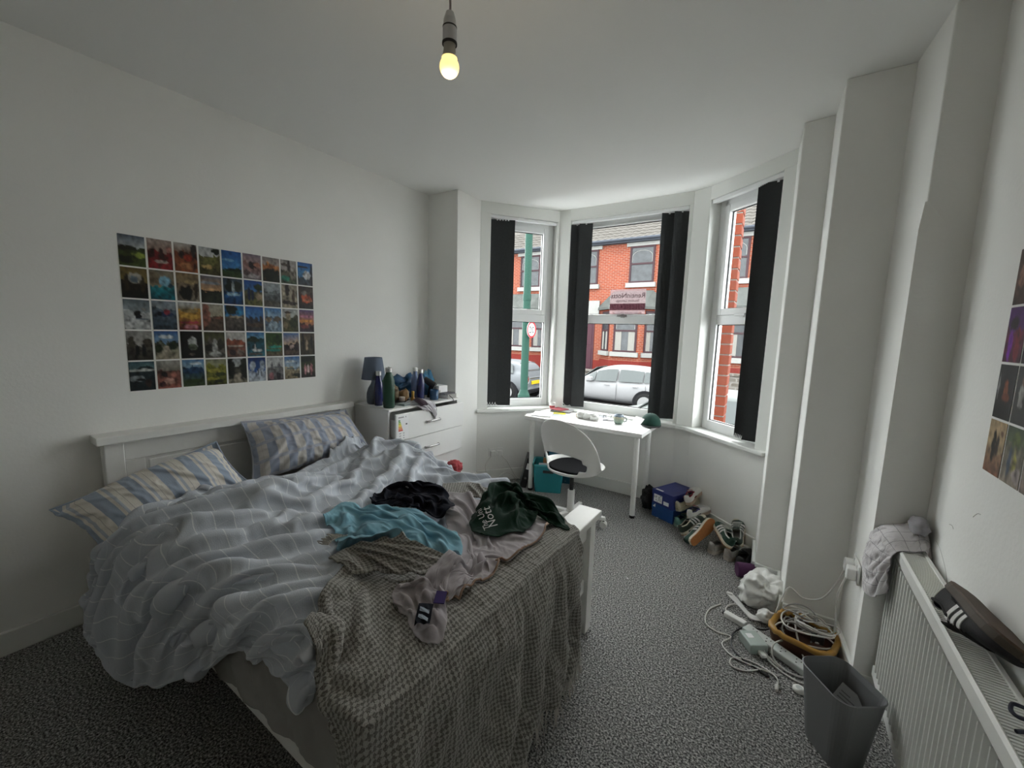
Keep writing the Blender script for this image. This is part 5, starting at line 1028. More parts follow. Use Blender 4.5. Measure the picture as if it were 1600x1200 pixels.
# ------------------------------------------------------------------ shoes
from mathutils import noise as mnoise
def ortho(loc, toe, up):
    x = Vector(toe).normalized(); z = Vector(up); z = (z - x * z.dot(x)).normalized(); return frame3(loc, x, z.cross(x), z)
def shoe(label, T, upper, sole, gum=None, stripes=None, cap=None, heel=None, lace=None, tongue=None, lining=(.3, .3, .3), L=.275, group=None, ch=.078):
    t = thing('shoe', label, 'shoe', group=group); t.matrix_world = T
    def hw(s): return np.interp(s, [0, .04, .12, .3, .5, .68, .82, .93, 1], [.012, .026, .032, .031, .036, .046, .045, .032, .004])
    def th(s): return np.interp(s, [0, .05, .2, .34, .45, .6, .75, .88, .96, 1], [ch * .86, ch, ch * .86, ch * .95, ch * .92, .066, .053, .046, .036, .024])
    def yo(s): return .006 * math.sin(PI * s)
    S0 = .024
    def surf(s, ph, off=0):   # ph 0..pi from +y side over the top
        c, q = math.cos(ph), math.sin(ph); h = th(s) - S0 + .004
        return (s * L, yo(s) + (hw(s) + off) * math.copysign(abs(c) ** .62, c), S0 - .004 + (h + off) * abs(q) ** .72)
    ss = [0, .02, .05, .1, .16, .22, .28, .34, .4, .46, .53, .6, .68, .76, .84, .9, .95, .985, 1]; NP = 16
    vs = [surf(s, PI * j / NP) for s in ss for j in range(NP + 1)]
    f = [(i * (NP + 1) + j, (i + 1) * (NP + 1) + j, (i + 1) * (NP + 1) + j + 1, i * (NP + 1) + j + 1) for i in range(len(ss) - 1) for j in range(NP) if not (.03 < ss[i] < .40 and 4 <= j < 12)]
    f.append(tuple(range(NP + 1)))
    MB().add(vs, f).obj('upper', mat('shoe_upper', upper, .75, bump=.1, bscale=150), t, smooth=True, solid=.004, sub=1)
    out = [(s * L, yo(s) + hw(s) + .004) for s in np.linspace(0, 1, 22)] + [(s * L, yo(s) - hw(s) - .004) for s in np.linspace(1, 0, 22)]
    so = MB().prism(out, .004, S0).obj('sole', mat('shoe_sole', sole, .7), t, bevel=.003)
    MB().prism([(x, y * .97) for x, y in out], 0, .0055).obj('outsole', mat('shoe_outsole', gum or sole, .65, var=.1, vscale=60), so)
    MB().prism([(x * .40 / 1 + .012, y * .8) for x, y in out], S0 + .002, S0 + .006).obj('insole', mat('shoe_insole', tuple(c * .5 for c in lining), .9), t)
    rim = [surf(s, PI * 4 / NP, .001) for s in (.05, .1, .16, .22, .28, .34, .40)] + [surf(s, PI * 12 / NP, .001) for s in (.40, .34, .28, .22, .16, .1, .05)]
    MB().tube(rim, .0042, 6, closed=True, smooth=3).obj('collar', mat('shoe_collar', lining, .9), t, smooth=True)
    def strip(name, f_, n, col):
        vs = []; m = len(f_(0))
        for i in range(n + 1): vs += f_(i / n)
        MB().add(vs, [(i * m + j, i * m + j + 1, (i + 1) * m + j + 1, (i + 1) * m + j) for i in range(n) for j in range(m - 1)]).obj(name, mat('shoe_' + name, col, .6), t, solid=.0022)
    if stripes:
        for sd in (0, 1):
            for k in range(3):
                s0 = .40 + k * .095
                strip('stripe', lambda q, s0=s0, sd=sd: [surf(s0 + w - .05 * q, (PI * (.02 + .33 * q)) if sd == 0 else PI * (1 - .02 - .33 * q), .0028) for w in (0, .026, .05)], 6, stripes)
    if cap: strip('toe_cap', lambda q: [surf(.80 + .195 * q, PI * (.06 + .88 * w / 10), .0022) for w in range(11)], 6, cap)
    if heel: strip('heel_tab', lambda q: [surf(.0 + .03 * q + .005, PI * (.12 + .76 * w / 8), .0025) for w in range(9)] if q < .5 else [surf(.05, PI * (.06 + .26 * w / 8) if False else PI * (.02 + .96 * w / 8), .0025) for w in range(9)], 2, heel)
    strip('tongue', lambda q: [tuple(Vector(surf(.33 + .12 * q, PI * (.36 + .28 * w / 4), .001)) + Vector((0, 0, .016 * (1 - q)))) for w in range(5)], 4, tongue or upper)
    if lace:
        mb = MB()
        for s in (.42, .48, .54, .60, .66): mb.tube([surf(s, PI * a, .004) for a in (.33, .42, .5, .58, .67)], .0026, 5)
        mb.obj('lace', mat('shoe_lace', lace, .8), t)
    return t
cream, white, grn, gum, grey = (.62, .57, .46), (.70, .69, .67), (.012, .05, .035), (.42, .17, .055), (.42, .40, .37)
G = 'trainers by the bay wall'
shoe('green suede trainer with white stripes tipped to show its gum sole', ortho((2.375, 2.995, .055), (.38, .78, .42), (-.78, .55, -.12)), grn, cream, gum, white, None, None, (.5, .5, .46), None, (.45, .43, .4), group=G)
shoe('cream soled green trainer standing behind the tipped gum soled one', ortho((2.29, 3.14, .03), (.42, .85, .28), (-.45, .0, .9)), (.05, .07, .055), cream, gum, white, cream, None, (.6, .6, .56), None, cream, group=G)
shoe('pale grey trainer, heel out, left of a pair under a green trainer', ortho((2.49, 3.04, .0), (.50, .86, 0), (0, 0, 1)), grey, (.5, .46, .4), None, None, None, (.34, .32, .30), (.5, .5, .48), None, (.36, .34, .32), group=G)
shoe('pale grey trainer, heel out, nearest to the purple roller', ortho((2.595, 3.01, .0), (.45, .89, 0), (0, 0, 1)), (.38, .365, .34), (.45, .42, .37), None, None, None, (.30, .28, .27), (.5, .5, .48), None, (.3, .3, .29), group=G)
shoe('green trainer with open grey lined collar lying on the pale grey pair', ortho((2.60, 3.02, .085), (-.35, .88, .12), (.48, -.30, .80)), grn, cream, gum, white, None, (.012, .05, .035), (.5, .5, .46), None, (.55, .55, .53), group=G)
shoe('cream toed green trainer leaning on the skirting behind the grey pair', ortho((2.655, 3.13, .06), (-.05, .95, .35), (-.25, -.2, .9)), (.03, .05, .04), cream, gum, white, cream, None, (.6, .6, .56), None, (.4, .4, .38), group=G)
shoe('black shoe in the dark corner by the skirting', ortho((2.675, 2.955, .0), (.2, .97, 0), (.1, 0, 1)), (.012, .012, .012), (.012, .011, .011), None, None, None, None, None, None, (.01, .01, .01), group=G)
shoe('mint green trainer beside the lower blue shoebox', ortho((2.205, 3.32, .0), (.35, .93, 0), (0, 0, 1)), (.16, .33, .30), (.30, .46, .42), None, None, None, None, (.3, .3, .28), None, (.14, .26, .24), group=G)
shoe('mint green trainer with pale swirls, right of its pair', ortho((2.305, 3.26, .0), (.42, .90, 0), (0, 0, 1)), (.20, .36, .33), (.26, .42, .40), None, None, (.42, .40, .34), None, (.3, .3, .28), None, (.12, .2, .22), group=G)
shoe('cream trainer resting heel down over the mint pair', ortho((2.20, 3.36, .115), (.40, .90, .10), (-.2, .1, .95)), (.48, .43, .31), (.44, .40, .30), None, None, None, (.55, .51, .40), (.7, .7, .66), None, (.4, .36, .27), group=G)
shoe('white trainer with red collar and loose laces against the shoebox lid', ortho((2.275, 3.39, .175), (.15, .95, .2), (-.35, -.35, .8)), white, (.55, .42, .32), None, None, None, white, (.7, .7, .68), (.32, .03, .05), (.30, .03, .05), group=G)
shoe('white trainer with red and navy collar below its twin', ortho((2.305, 3.285, .10), (.35, .92, .05), (-.25, -.35, .85)), white, (.50, .40, .32), None, None, None, white, (.6, .6, .6), (.32, .03, .05), (.05, .05, .14), group=G)
# black striped trainer lying on the radiator, gum sole up
shoe('black suede trainer with white stripes and brown sole lying on the radiator', ortho((3.262, 1.60, .832), (.10, -.985, .03), (-.50, .05, -.86)), (.008, .008, .009), (.06, .045, .032), (.075, .045, .025), white, None, white, (.03, .03, .03), None, (.01, .01, .01), L=.30, ch=.085)
# shoeboxes
def box_thing(name, label, cat, loc, x, size, m, lid=None, lidm=None, group=None):
    T = frame3(loc, x, (-x[1], x[0], 0), (0, 0, 1)); t = thing(name, label, cat, group=group); t.matrix_world = T; w, d, h = size
    MB().box((0, 0, 0), (w, d, h - (.004 if lid else 0))).obj('box', m, t, bevel=.002)
    if lid: MB().box((-.003, -.003, h - lid), (w + .003, d + .003, h)).obj('lid', lidm or m, t, bevel=.002)
    return t
M['blue1'] = mat('blue_card', (.012, .07, .26), .5, var=.08); M['blue2'] = mat('navy_blue_card', (.022, .035, .20), .45, var=.08)
xd = (.91, -.41, 0)
b1 = box_thing('shoebox', 'bright blue lower shoebox on the carpet', 'shoebox', (1.985, 3.425, 0), xd, (.205, .30, .115), M['blue1'], .05, group='stacked shoeboxes')
b2 = box_thing('shoebox', 'navy blue shoebox with a white label, on top of the lower one', 'shoebox', (1.982, 3.42, .116), xd, (.20, .30, .12), M['blue2'], .045, group='stacked shoeboxes')
MB().box((.02, -.0045, .02), (.10, -.003, .085)).obj('label', M['paper'], b2)
mb = MB(); rr = random.Random(2)
for i in range(6):
    for j in range(5):
        if rr.random() < .6: mb.box((.025 + j * .014, -.0052, .026 + i * .010), (.025 + j * .014 + rr.uniform(.004, .012), -.0045, .031 + i * .010))
mb.obj('label_print', M['black'], b2)
MB().box((.115, -.0045, .02), (.165, -.003, .05)).obj('label', M['paper'], b2); MB().box((.02, .01, .1195), (.09, .03, .121)).obj('printed_line', M['paper'], b2)
for k in range(3): MB().prism([(0, 0), (.006, 0), (.006, .012 + .008 * k), (0, .009 + .008 * k)], 0, .0006, T=Matrix.Translation((.012 + .008 * k, -.0035, .085)) @ Matrix.Rotation(PI / 2, 4, 'X')).obj('logo_stripe', M['paper'], b1)
def lump(name, label, cat, c, r, seed, amp, m, fr=2.2, parent=None, sub=4, flat=None, group=None, thing_=True, sharp=True, facet=False):
    bm = bmesh.new(); bmesh.ops.create_icosphere(bm, subdivisions=sub, radius=1)
    rj = random.Random(seed)
    for v in bm.verts:
        if facet: v.co += Vector((rj.uniform(-1, 1), rj.uniform(-1, 1), rj.uniform(-1, 1))) * .06
        p = v.co.copy(); q = p * fr + Vector((seed * 3.1, seed * 1.7, seed * .9)); n = mnoise.noise(q); n2 = abs(mnoise.noise(q * 2.1)); n3 = abs(mnoise.noise(q * 4.3))
        k = 1 + amp * (n - (1.2 * n2 + .5 * n3 if sharp else 0) + .35)
        v.co = Vector((p.x * r[0], p.y * r[1], p.z * r[2])) * k
        if flat is not None and v.co.z < flat: v.co.z = flat
    me = bpy.data.meshes.new(name); bm.to_mesh(me); bm.free(); o = mesh_obj(name, me, m, parent, smooth=True, sub=1 if facet else 0); o.location = c
    return tag(o, label, cat, group) if parent is None else o
M['bagwhite'] = mat('white_plastic_bag', (.72, .72, .70), .35, spec=.6)
lump('carrier_bag', 'scrunched white plastic bag on the carpet beside the pier', 'bag', (2.815, 2.64, .075), (.105, .125, .095), 3, .55, M['bagwhite'], 1.2, flat=-.07, sub=4, facet=True)
lump('tissue', 'small white crumpled tissue beside the cable pile', 'tissue', (2.845, 2.455, .03), (.05, .045, .035), 7, .5, M['bagwhite'], 2.2, sub=3, flat=-.028, facet=True)
t = thing('foam_roller', 'purple foam roller lying by the skirting below the shoes', 'roller', (2.715, 2.865, .045))
d = Vector((.93, .36, 0)); MB().cyl(Vector((0, 0, 0)) - d * .05, d * .16, .045, n=28).obj('roller', mat('purple_foam', (.075, .018, .075), .85), t, bevel=.006, smooth=False)
tag(lump('black_bag', 'black cloth bag slumped on the carpet beside the shoeboxes', 'bag', (1.93, 3.58, .08), (.07, .09, .10), 13, .5, M['blackcloth'], 2, flat=-.078), None)
MB().tube([(1.93, 3.56, .12), (1.90, 3.50, .17), (1.95, 3.47, .155), (1.97, 3.50, .10)], .008, 6, smooth=4).obj('strap', M['blackcloth'], bpy.data.objects['black_bag'], world=True)
# ------------------------------------------------------------------ chest top
Z = .912
t = thing('table_lamp', 'blue grey table lamp with a tapered shade on the chest', 'lamp', (.125, 2.055, Z))
M['lampb'] = mat('blue_grey_ceramic', (.10, .125, .16), .5); M['shade'] = mat('blue_grey_shade', (.115, .145, .20), .85, bump=.1, bscale=300)
MB().lathe([(.045, 0), (.052, .012), (.056, .05), (.054, .085), (.042, .125), (.024, .155), (.018, .17), (.016, .20)], 28).obj('base', M['lampb'], t, smooth=True)
MB().lathe([(.092, .195), (.066, .365), (.064, .365), (.09, .195)], 36, cap=False).obj('shade', M['shade'], t, smooth=True)
MB().lathe([(.012, .20), (.012, .25), (.004, .26)], 12).obj('bulb_holder', M['plastic'], t)
MB().tube([(.064 * math.cos(a), .064 * math.sin(a), .352) for a in [2 * PI * i / 24 for i in range(24)]], .0015, 5, closed=True).tube([(-.064, 0, .352), (0, 0, .33), (.064, 0, .352)], .0015, 5).obj('shade_ring', M['chrome'], t)
def bottle(label, loc, prof, m, capprof, capm, group=None, loop=False):
    t = thing('drinks_bottle', label, 'bottle', loc, group=group); MB().lathe(prof, 28).obj('body', m, t, smooth=True); MB().lathe(capprof, 24).obj('cap', capm, t, bevel=.001)
    if loop: MB().tube([(-.018, 0, capprof[0][1] + .004), (-.02, 0, capprof[0][1] + .02), (0, 0, capprof[0][1] + .034), (.02, 0, capprof[0][1] + .02), (.018, 0, capprof[0][1] + .004)], .004, 6, smooth=4).obj('loop', m, t)
    return t
M['navym'] = mat('navy_gloss_steel', (.008, .012, .09), .22, coat=.5); M['greenm'] = mat('forest_green_steel', (.014, .06, .035), .4)
swell = [(.030, 0), (.034, .006), (.034, .15), (.031, .175), (.022, .205), (.017, .225), (.017, .232)]
bottle('navy steel bottle with a silver cap beside the lamp', (.215, 2.03, Z), swell, M['navym'], [(.020, .232), (.021, .236), (.021, .262), (.019, .265)], M['steel'])
bottle('tall forest green steel bottle at the corner of the chest', (.345, 2.02, Z), [(.038, 0), (.042, .006), (.042, .20), (.038, .225), (.024, .255), (.021, .27)], M['greenm'], [(.024, .27), (.024, .30), (.016, .304)], M['steel'], loop=True)
bottle('navy steel bottle with silver cap amid the clutter, further along the chest', (.285, 2.40, Z), swell, M['navym'], [(.020, .232), (.021, .236), (.021, .262), (.019, .265)], M['steel'])
bottle('blue tinted clear bottle just behind the further navy bottle', (.20, 2.42, Z), [(.030, 0), (.034, .006), (.034, .17), (.028, .20), (.017, .225), (.017, .24)], mat('blue_clear_plastic', (.18, .24, .42), .15, alpha=.75), [(.020, .24), (.02, .27), (.018, .272)], M['plastic'])
t = thing('perfume_bottle', 'small amber bottle standing at the front of the chest', 'bottle', (.36, 2.245, Z)); MB().lathe([(.014, 0), (.017, .004), (.018, .045), (.012, .058), (.009, .065)], 20).obj('body', mat('amber_glass', (.28, .13, .02), .15), t, smooth=True); MB().lathe([(.011, .065), (.012, .10), (.010, .104)], 16).obj('cap', mat('gold_cap', (.45, .27, .06), .3, metal=.6), t)
t = thing('cream_jar', 'squat cream coloured jar on a black tray', 'jar', (.285, 2.20, Z + .02)); MB().lathe([(.022, 0), (.024, .004), (.024, .018)], 20).obj('body', mat('cream_plastic', (.55, .47, .40), .5), t); MB().lathe([(.0245, .018), (.0245, .032), (.022, .034)], 20).obj('lid', mat('cream_lid', (.62, .56, .50), .5), t)
t = thing('tray', 'black tray of cosmetics behind the green bottle', 'tray', (.21, 2.20, Z)); MB().box((-.11, -.08, 0), (.11, .10, .006)).obj('base', M['black'], t, bevel=.002); MB().box((-.11, -.08, 0), (-.105, .10, .022)).box((.105, -.08, 0), (.11, .10, .022)).box((-.11, -.08, 0), (.11, -.075, .022)).box((-.11, .095, 0), (.11, .10, .022)).obj('rim', M['black'], t)
lump('snack_packet', 'crinkled brown and cream packet on the black tray', 'packet', (.185, 2.19, Z + .07), (.05, .05, .07), 21, .5, mat('brown_foil', (.20, .155, .10), .4, var=.4, vscale=30), 2.2, sub=3, flat=-.06)
lump('green_packet', 'bright green packet behind the tall green bottle', 'packet', (.13, 2.14, Z + .11), (.035, .03, .10), 23, .35, mat('green_foil', (.06, .26, .06), .35), 2, sub=3, flat=-.105)
lump('tan_pouch', 'tan pouch between the packet and the amber bottle', 'pouch', (.235, 2.265, Z + .05), (.04, .045, .055), 26, .4, mat('tan_leather', (.22, .13, .05), .6), 2, sub=3, flat=-.045)
lump('blue_bag', 'crumpled translucent blue plastic bag at the back of the chest', 'bag', (.10, 2.44, Z + .09), (.06, .14, .10), 29, .7, mat('blue_polythene', (.03, .11, .24), .25, var=.3, vscale=20), 2.0, flat=-.085)
lump('blue_bag', 'small light blue plastic bag in the wall corner', 'bag', (.13, 2.64, Z + .11), (.05, .06, .11), 33, .6, mat('light_blue_polythene', (.08, .28, .48), .25), 2.0, sub=3, flat=-.105)
t = thing('hair_dryer', 'black hair dryer standing nose up behind the blue tumbler', 'hair dryer', (.22, 2.56, Z)); MB().cyl((0, 0, .0), (.02, .015, .12), .016, .02).obj('handle', M['black'], t, bevel=.003); MB().cyl((.045, .03, .10), (-.035, -.02, .165), .032, .026).obj('barrel', M['black'], t, bevel=.006); MB().cyl((.05, .033, .096), (.046, .03, .099), .028, n=20).obj('intake', M['chrome'], t)
t = thing('tumbler', 'dark blue glass tumbler at the chest front', 'tumbler', (.335, 2.51, Z)); MB().lathe([(.034, 0), (.037, .004), (.038, .085), (.036, .085), (.034, .01), (.001, .008)], 28, cap=False).obj('glass', mat('blue_glass', (.02, .06, .13), .12), t, smooth=True); MB().lathe([(.001, .05), (.034, .05), (.034, .052), (.001, .052)], 24).obj('wax', mat('blue_wax', (.03, .08, .16), .5), t)
t = thing('storage_tub', 'frosted grey tub beside the blue tumbler', 'tub', (.27, 2.60, Z)); MB().lathe([(.040, 0), (.045, .06), (.043, .06), (.038, .004)], 24, cap=False).obj('body', mat('frosted_plastic', (.30, .29, .28), .4), t, smooth=True); MB().lathe([(.046, .058), (.046, .068), (.04, .07)], 24).obj('lid', mat('grey_lid', (.36, .36, .35), .5), t)
def book(label, loc, rz, size, col, group, cat='book'):
    w, d, h = size; t = thing('book', label, cat, loc, rz, group); cv = mat('book_cover', col, .6)
    MB().box((-w / 2, -d / 2, 0), (w / 2, d / 2, .003)).box((-w / 2, -d / 2, h - .003), (w / 2, d / 2, h)).box((-w / 2, -d / 2, 0), (-w / 2 + .003, d / 2, h)).obj('cover', cv, t); MB().box((-w / 2 + .003, -d / 2 + .003, .003), (w / 2 - .003, d / 2 - .003, h - .003)).obj('pages', M['paper'], t)
    return t
book('thick pale book at the bottom of the stack by the bay corner', (.29, 2.665, Z), PI + .12, (.20, .13, .035), (.36, .35, .33), 'books on the chest')
book('thin grey book in the middle of the stack by the bay corner', (.29, 2.66, Z + .0352), PI - .05, (.19, .13, .012), (.12, .12, .13), 'books on the chest')
t = thing('white_carton', 'small white carton on top of the books', 'carton', (.26, 2.65, Z + .0475), -.15); MB().box((-.06, -.05, 0), (.06, .045, .058)).obj('box', M['paper'], t, bevel=.002); MB().box((-.04, -.0502, .01), (.03, -.05, .045)).obj('print', mat('carton_print', (.5, .5, .5), .7), t); MB().box((-.06, -.05, .058), (.06, .045, .0592)).obj('flap', M['paper'], t)
t = thing('teal_case', 'pale teal case on the front edge of the chest', 'case', (.345, 2.155, Z), .1); MB().box((-.05, -.035, 0), (.05, .035, .018)).obj('case', mat('pale_teal', (.36, .42, .42), .5), t, bevel=.004); MB().box((-.051, -.036, .0085), (.051, .036, .0098)).obj('seam', M['chrome'], t)
hf2 = HF(); hf2.box((.0, 1.9), (.43, 2.8), Z)
hf2.g[:] = np.maximum(hf2.g, 0)
def drapeobj(name, label, cat, ctrl, m, seed, nu=40, nv=40, ex=.14, maxd=.02, amp=.008, th_=.004, group=None):
    P0 = patch(ctrl, nu, nv); P0 += 0; Q = drape(P0, ex, ex, 80, maxd, None, seed, amp, (5, 5), bend=.2); c = Q.reshape(-1, 3); t = thing(name, label, cat, (float(c[:, 0].mean()), float(c[:, 1].mean()), float(c[:, 2].min())), group=group); return t, sheet('cloth', Q, m, t, th_, offset=1)
M['sock'] = fabric('grey_white_cotton', (.48, .47, .50), wb=.3); M['purple'] = fabric('dark_plum_cotton', (.035, .02, .03))
drapeobj('cloth_top', 'grey and white cotton top hanging over the top drawer', 'cloth', [[(.32, 2.20, Z + .03), (.33, 2.27, Z + .055), (.33, 2.34, Z + .05), (.32, 2.42, Z + .02)], [(.38, 2.19, Z + .03), (.39, 2.27, Z + .06), (.39, 2.34, Z + .05), (.39, 2.41, Z + .02)], [(.44, 2.22, Z + .015), (.45, 2.27, Z + .03), (.455, 2.34, Z + .03), (.455, 2.40, Z + .0)], [(.485, 2.24, Z - .015), (.485, 2.29, Z - .02), (.487, 2.34, Z - .05), (.487, 2.385, Z - .11)]], M['sock'], 91)
drapeobj('dark_cloth', 'dark plum scrap of cloth lying on the grey and white top', 'cloth', [[(.40, 2.215, Z + .06), (.405, 2.25, Z + .075), (.41, 2.29, Z + .06)], [(.44, 2.22, Z + .045), (.45, 2.255, Z + .055), (.45, 2.30, Z + .045)], [(.475, 2.225, Z + .02), (.48, 2.25, Z + .025), (.48, 2.285, Z + .02)]], M['purple'], 93, 20, 20)
tag(MB().tube([(.40, 2.63, Z + .03), (.43, 2.64, Z + .005), (.438, 2.645, Z - .02)], .003, 6, smooth=4).obj('charging_cable', M['black']), 'short black cord over the chest edge below the books', 'cord')
lump('red_cloth', 'scrunched dusty red cloth on the carpet past the foot of the chest', 'cloth', (.56, 2.515, .355), (.075, .08, .06), 37, .32, fabric('dusty_red_cotton', (.36, .055, .065)), 2.2, sub=4, flat=-.05)
lump('laundry_heap', 'pale laundry heap on the floor behind the bed, under the red cloth', 'laundry', (.655, 2.42, .14), (.13, .24, .17), 44, .4, M['sock'], 1.8, flat=-.135)
# ------------------------------------------------------------------ desk top
Z = .73
def sheetpaper(label, loc, rz, w, h, col=(.72, .72, .74), curl=0, name='paper', cat='paper', group=None, lines=0):
    t = thing(name, label, cat, loc, rz, group); n = 10; vs = []; f = []
    for j in range(n + 1):
        for i in range(n + 1):
            x, y = (i / n - .5) * w, (j / n - .5) * h; vs.append((x, y, .0005 + curl * (max(0, i / n - .35) ** 2) + .002 * mnoise.noise(Vector((x * 20, y * 20, rz)))**2))
    f = [(j * (n + 1) + i, j * (n + 1) + i + 1, (j + 1) * (n + 1) + i + 1, (j + 1) * (n + 1) + i) for j in range(n) for i in range(n)]
    MB().add(vs, f).obj('sheet', mat(name, col, .8), t, solid=.0012)
    if lines:
        mb = MB()
        for k in range(lines): mb.box((-w * .4, h * (.4 - .8 * k / lines), .003), (w * (.1 + .3 * ((k * 5) % 3) / 3), h * (.4 - .8 * k / lines) + .003, .0036))
        mb.obj('print', mat('grey_ink', (.25, .25, .27), .8), t)
    return t
t = thing('notepad', 'open white notepad on the left front corner of the desk', 'notepad', (.93, 3.36, Z), .35)
MB().box((-.09, -.10, 0), (.09, .10, .012)).obj('pages', M['paper'], t, bevel=.001); MB().box((-.092, -.102, -.0), (.092, .102, .0015)).obj('backing', mat('yellow_card', (.45, .36, .08), .7), t)
sheetpaper('loose white sheet overhanging the desk edge under the notepad', (.885, 3.30, Z + .0006), -.3, .16, .12, (.74, .74, .75))
sheetpaper('yellow leaflet lying behind the notepad', (1.01, 3.52, Z + .001), .5, .15, .10, (.60, .55, .02), name='leaflet', lines=4)
sheetpaper('lined white and blue paper under the yellow leaflet', (1.06, 3.42, Z + .0004), -.2, .20, .14, (.55, .58, .66), lines=6)
for i, (c, l, dx) in enumerate((((.10, .10, .11), 'dark glossy magazine at the bottom of the stack at the back of the desk', 0), ((.45, .44, .46), 'grey magazine on top of the dark one', .03), ((.45, .10, .12), 'red and white booklet topmost of the magazines', -.02))):
    book(l, (.985 + dx, 3.64, Z + .0005 + .0085 * i), PI + .3 - .25 * i, (.20 - .03 * i, .13, .008), c, 'magazines on the desk', 'magazine')
t = thing('drinks_cup', 'small white cup with a red band at the back corner of the desk', 'cup', (.872, 3.66, Z)); MB().lathe([(.024, 0), (.031, .075), (.029, .075), (.023, .004), (.001, .003)], 24, cap=False).obj('body', M['plastic'], t, smooth=True); MB().lathe([(.0262, .02), (.0285, .045), (.0275, .045), (.0255, .02)], 24, cap=False).obj('band', mat('cup_red', (.42, .05, .06), .5), t)
t = thing('tissue_roll', 'rumpled white cloth bundle with a tan end on the desk', 'cloth', (1.28, 3.47, Z))
for i, (x, y, r) in enumerate(((0, 0, .042), (.07, -.008, .045), (.135, -.02, .040))): lump('bundle', '', '', (x, y, .034), (r * 1.15, r, r * .95), 41 + i, .35, M['bagwhite'], 2, parent=t, sub=3, flat=-.033)
MB().cyl((-.05, .005, .02), (-.03, .004, .022), .018, n=16).obj('tan_end', mat('tan_card', (.38, .24, .12), .7), t, bevel=.003)
t = thing('glasses', 'pair of black framed glasses folded on the desk', 'glasses', (1.45, 3.62, Z), .3)
for sx in (-.034, .034):
    MB().tube([(sx + .027 * math.cos(a), 0, .022 + .020 * math.sin(a)) for a in [2 * PI * i / 24 for i in range(24)]], .0022, 6, closed=True).obj('rim', M['black'], t)
    MB().tube([(sx * 1.8, 0, .028), (sx * 1.85, .06, .024), (sx * 1.8, .13, .012)], .002, 6, smooth=4).obj('temple', M['black'], t)
MB().tube([(-.008, 0, .026), (0, .0, .03), (.008, 0, .026)], .002, 6).obj('bridge', M['black'], t)
t = thing('tablet', 'grey tablet lying flat at the back of the desk under the window', 'tablet', (1.36, 3.64, Z), .05); MB().box((-.10, -.065, 0), (.10, .065, .007)).obj('body', M['steel'], t, bevel=.003); MB().box((-.094, -.06, .007), (.094, .06, .0076)).obj('screen', mat('grey_screen', (.20, .21, .23), .2), t)
for i, (x, y, r, c, l) in enumerate(((1.53, 3.53, .4, (.05, .05, .06), 'black'), (1.50, 3.58, 1.1, (.5, .5, .52), 'silver'))):
    t = thing('pen', '%s pen between the glasses and the mug' % l, 'pen', (x, y, Z + .0045), r); MB().cyl((-.06, 0, 0), (.055, 0, 0), .004, n=10).cyl((.055, 0, 0), (.066, 0, 0), .004, .0008, n=10).obj('barrel', mat('pen_' + l, c, .4), t); MB().box((-.058, -.001, .003), (-.02, .001, .006)).obj('clip', M['chrome'], t)
t = thing('mug', 'round speckled green stoneware mug on the desk', 'mug', (1.635, 3.47, Z))
def glaze():
    m = mat('speckled_green_glaze', (.20, .27, .24), .3); nt = m.node_tree; p = nt.nodes['Principled BSDF']; tc = nd(nt, 'ShaderNodeTexCoord'); s = nd(nt, 'ShaderNodeSeparateXYZ'); nt.links.new(tc.outputs['Object'], s.inputs[0])
    n = nd(nt, 'ShaderNodeTexNoise'); n.inputs['Scale'].default_value = 40; nt.links.new(tc.outputs['Object'], n.inputs['Vector'])
    a = nd(nt, 'ShaderNodeMath', operation='MULTIPLY_ADD'); a.inputs[1].default_value = .03; nt.links.new(n.outputs[0], a.inputs[0]); nt.links.new(s.outputs[2], a.inputs[2])
    r = nd(nt, 'ShaderNodeValToRGB'); e = r.color_ramp.elements; e[0].position = .015; e[0].color = (.17, .25, .22, 1); e[1].position = .095; e[1].color = (.20, .25, .30, 1)
    for q, c in ((.055, (.24, .30, .24, 1)), (.075, (.40, .37, .27, 1)), (.085, (.12, .18, .26, 1))): x = e.new(q); x.color = c
    nt.links.new(a.outputs[0], r.inputs[0]); nt.links.new(r.outputs[0], p.inputs['Base Color']); return m
MB().lathe([(.026, 0), (.038, .010), (.047, .035), (.047, .055), (.040, .078), (.036, .084), (.033, .082), (.036, .06), (.036, .02), (.001, .012)], 32, cap=False).obj('body', glaze(), t, smooth=True)
MB().tube([(.044, .0, .062), (.066, .0, .06), (.068, 0, .035), (.045, 0, .024)], .005, 8, smooth=5).obj('handle', mat('green_glaze', (.20, .27, .24), .3), t, smooth=True)
sheetpaper('curled white receipt right of the mug', (1.755, 3.50, Z), .8, .13, .14, (.74, .73, .70), curl=.16, name='receipt')
t = thing('hair_tie', 'silver ring of wire standing near the right end of the desk', 'ring', (1.80, 3.60, Z + .022)); MB().tube([(.022 * math.cos(a), .004 * math.sin(2 * a), .020 * math.sin(a)) for a in [2 * PI * i / 24 for i in range(24)]], .0025, 6, closed=True).obj('loop', M['steel'], t)
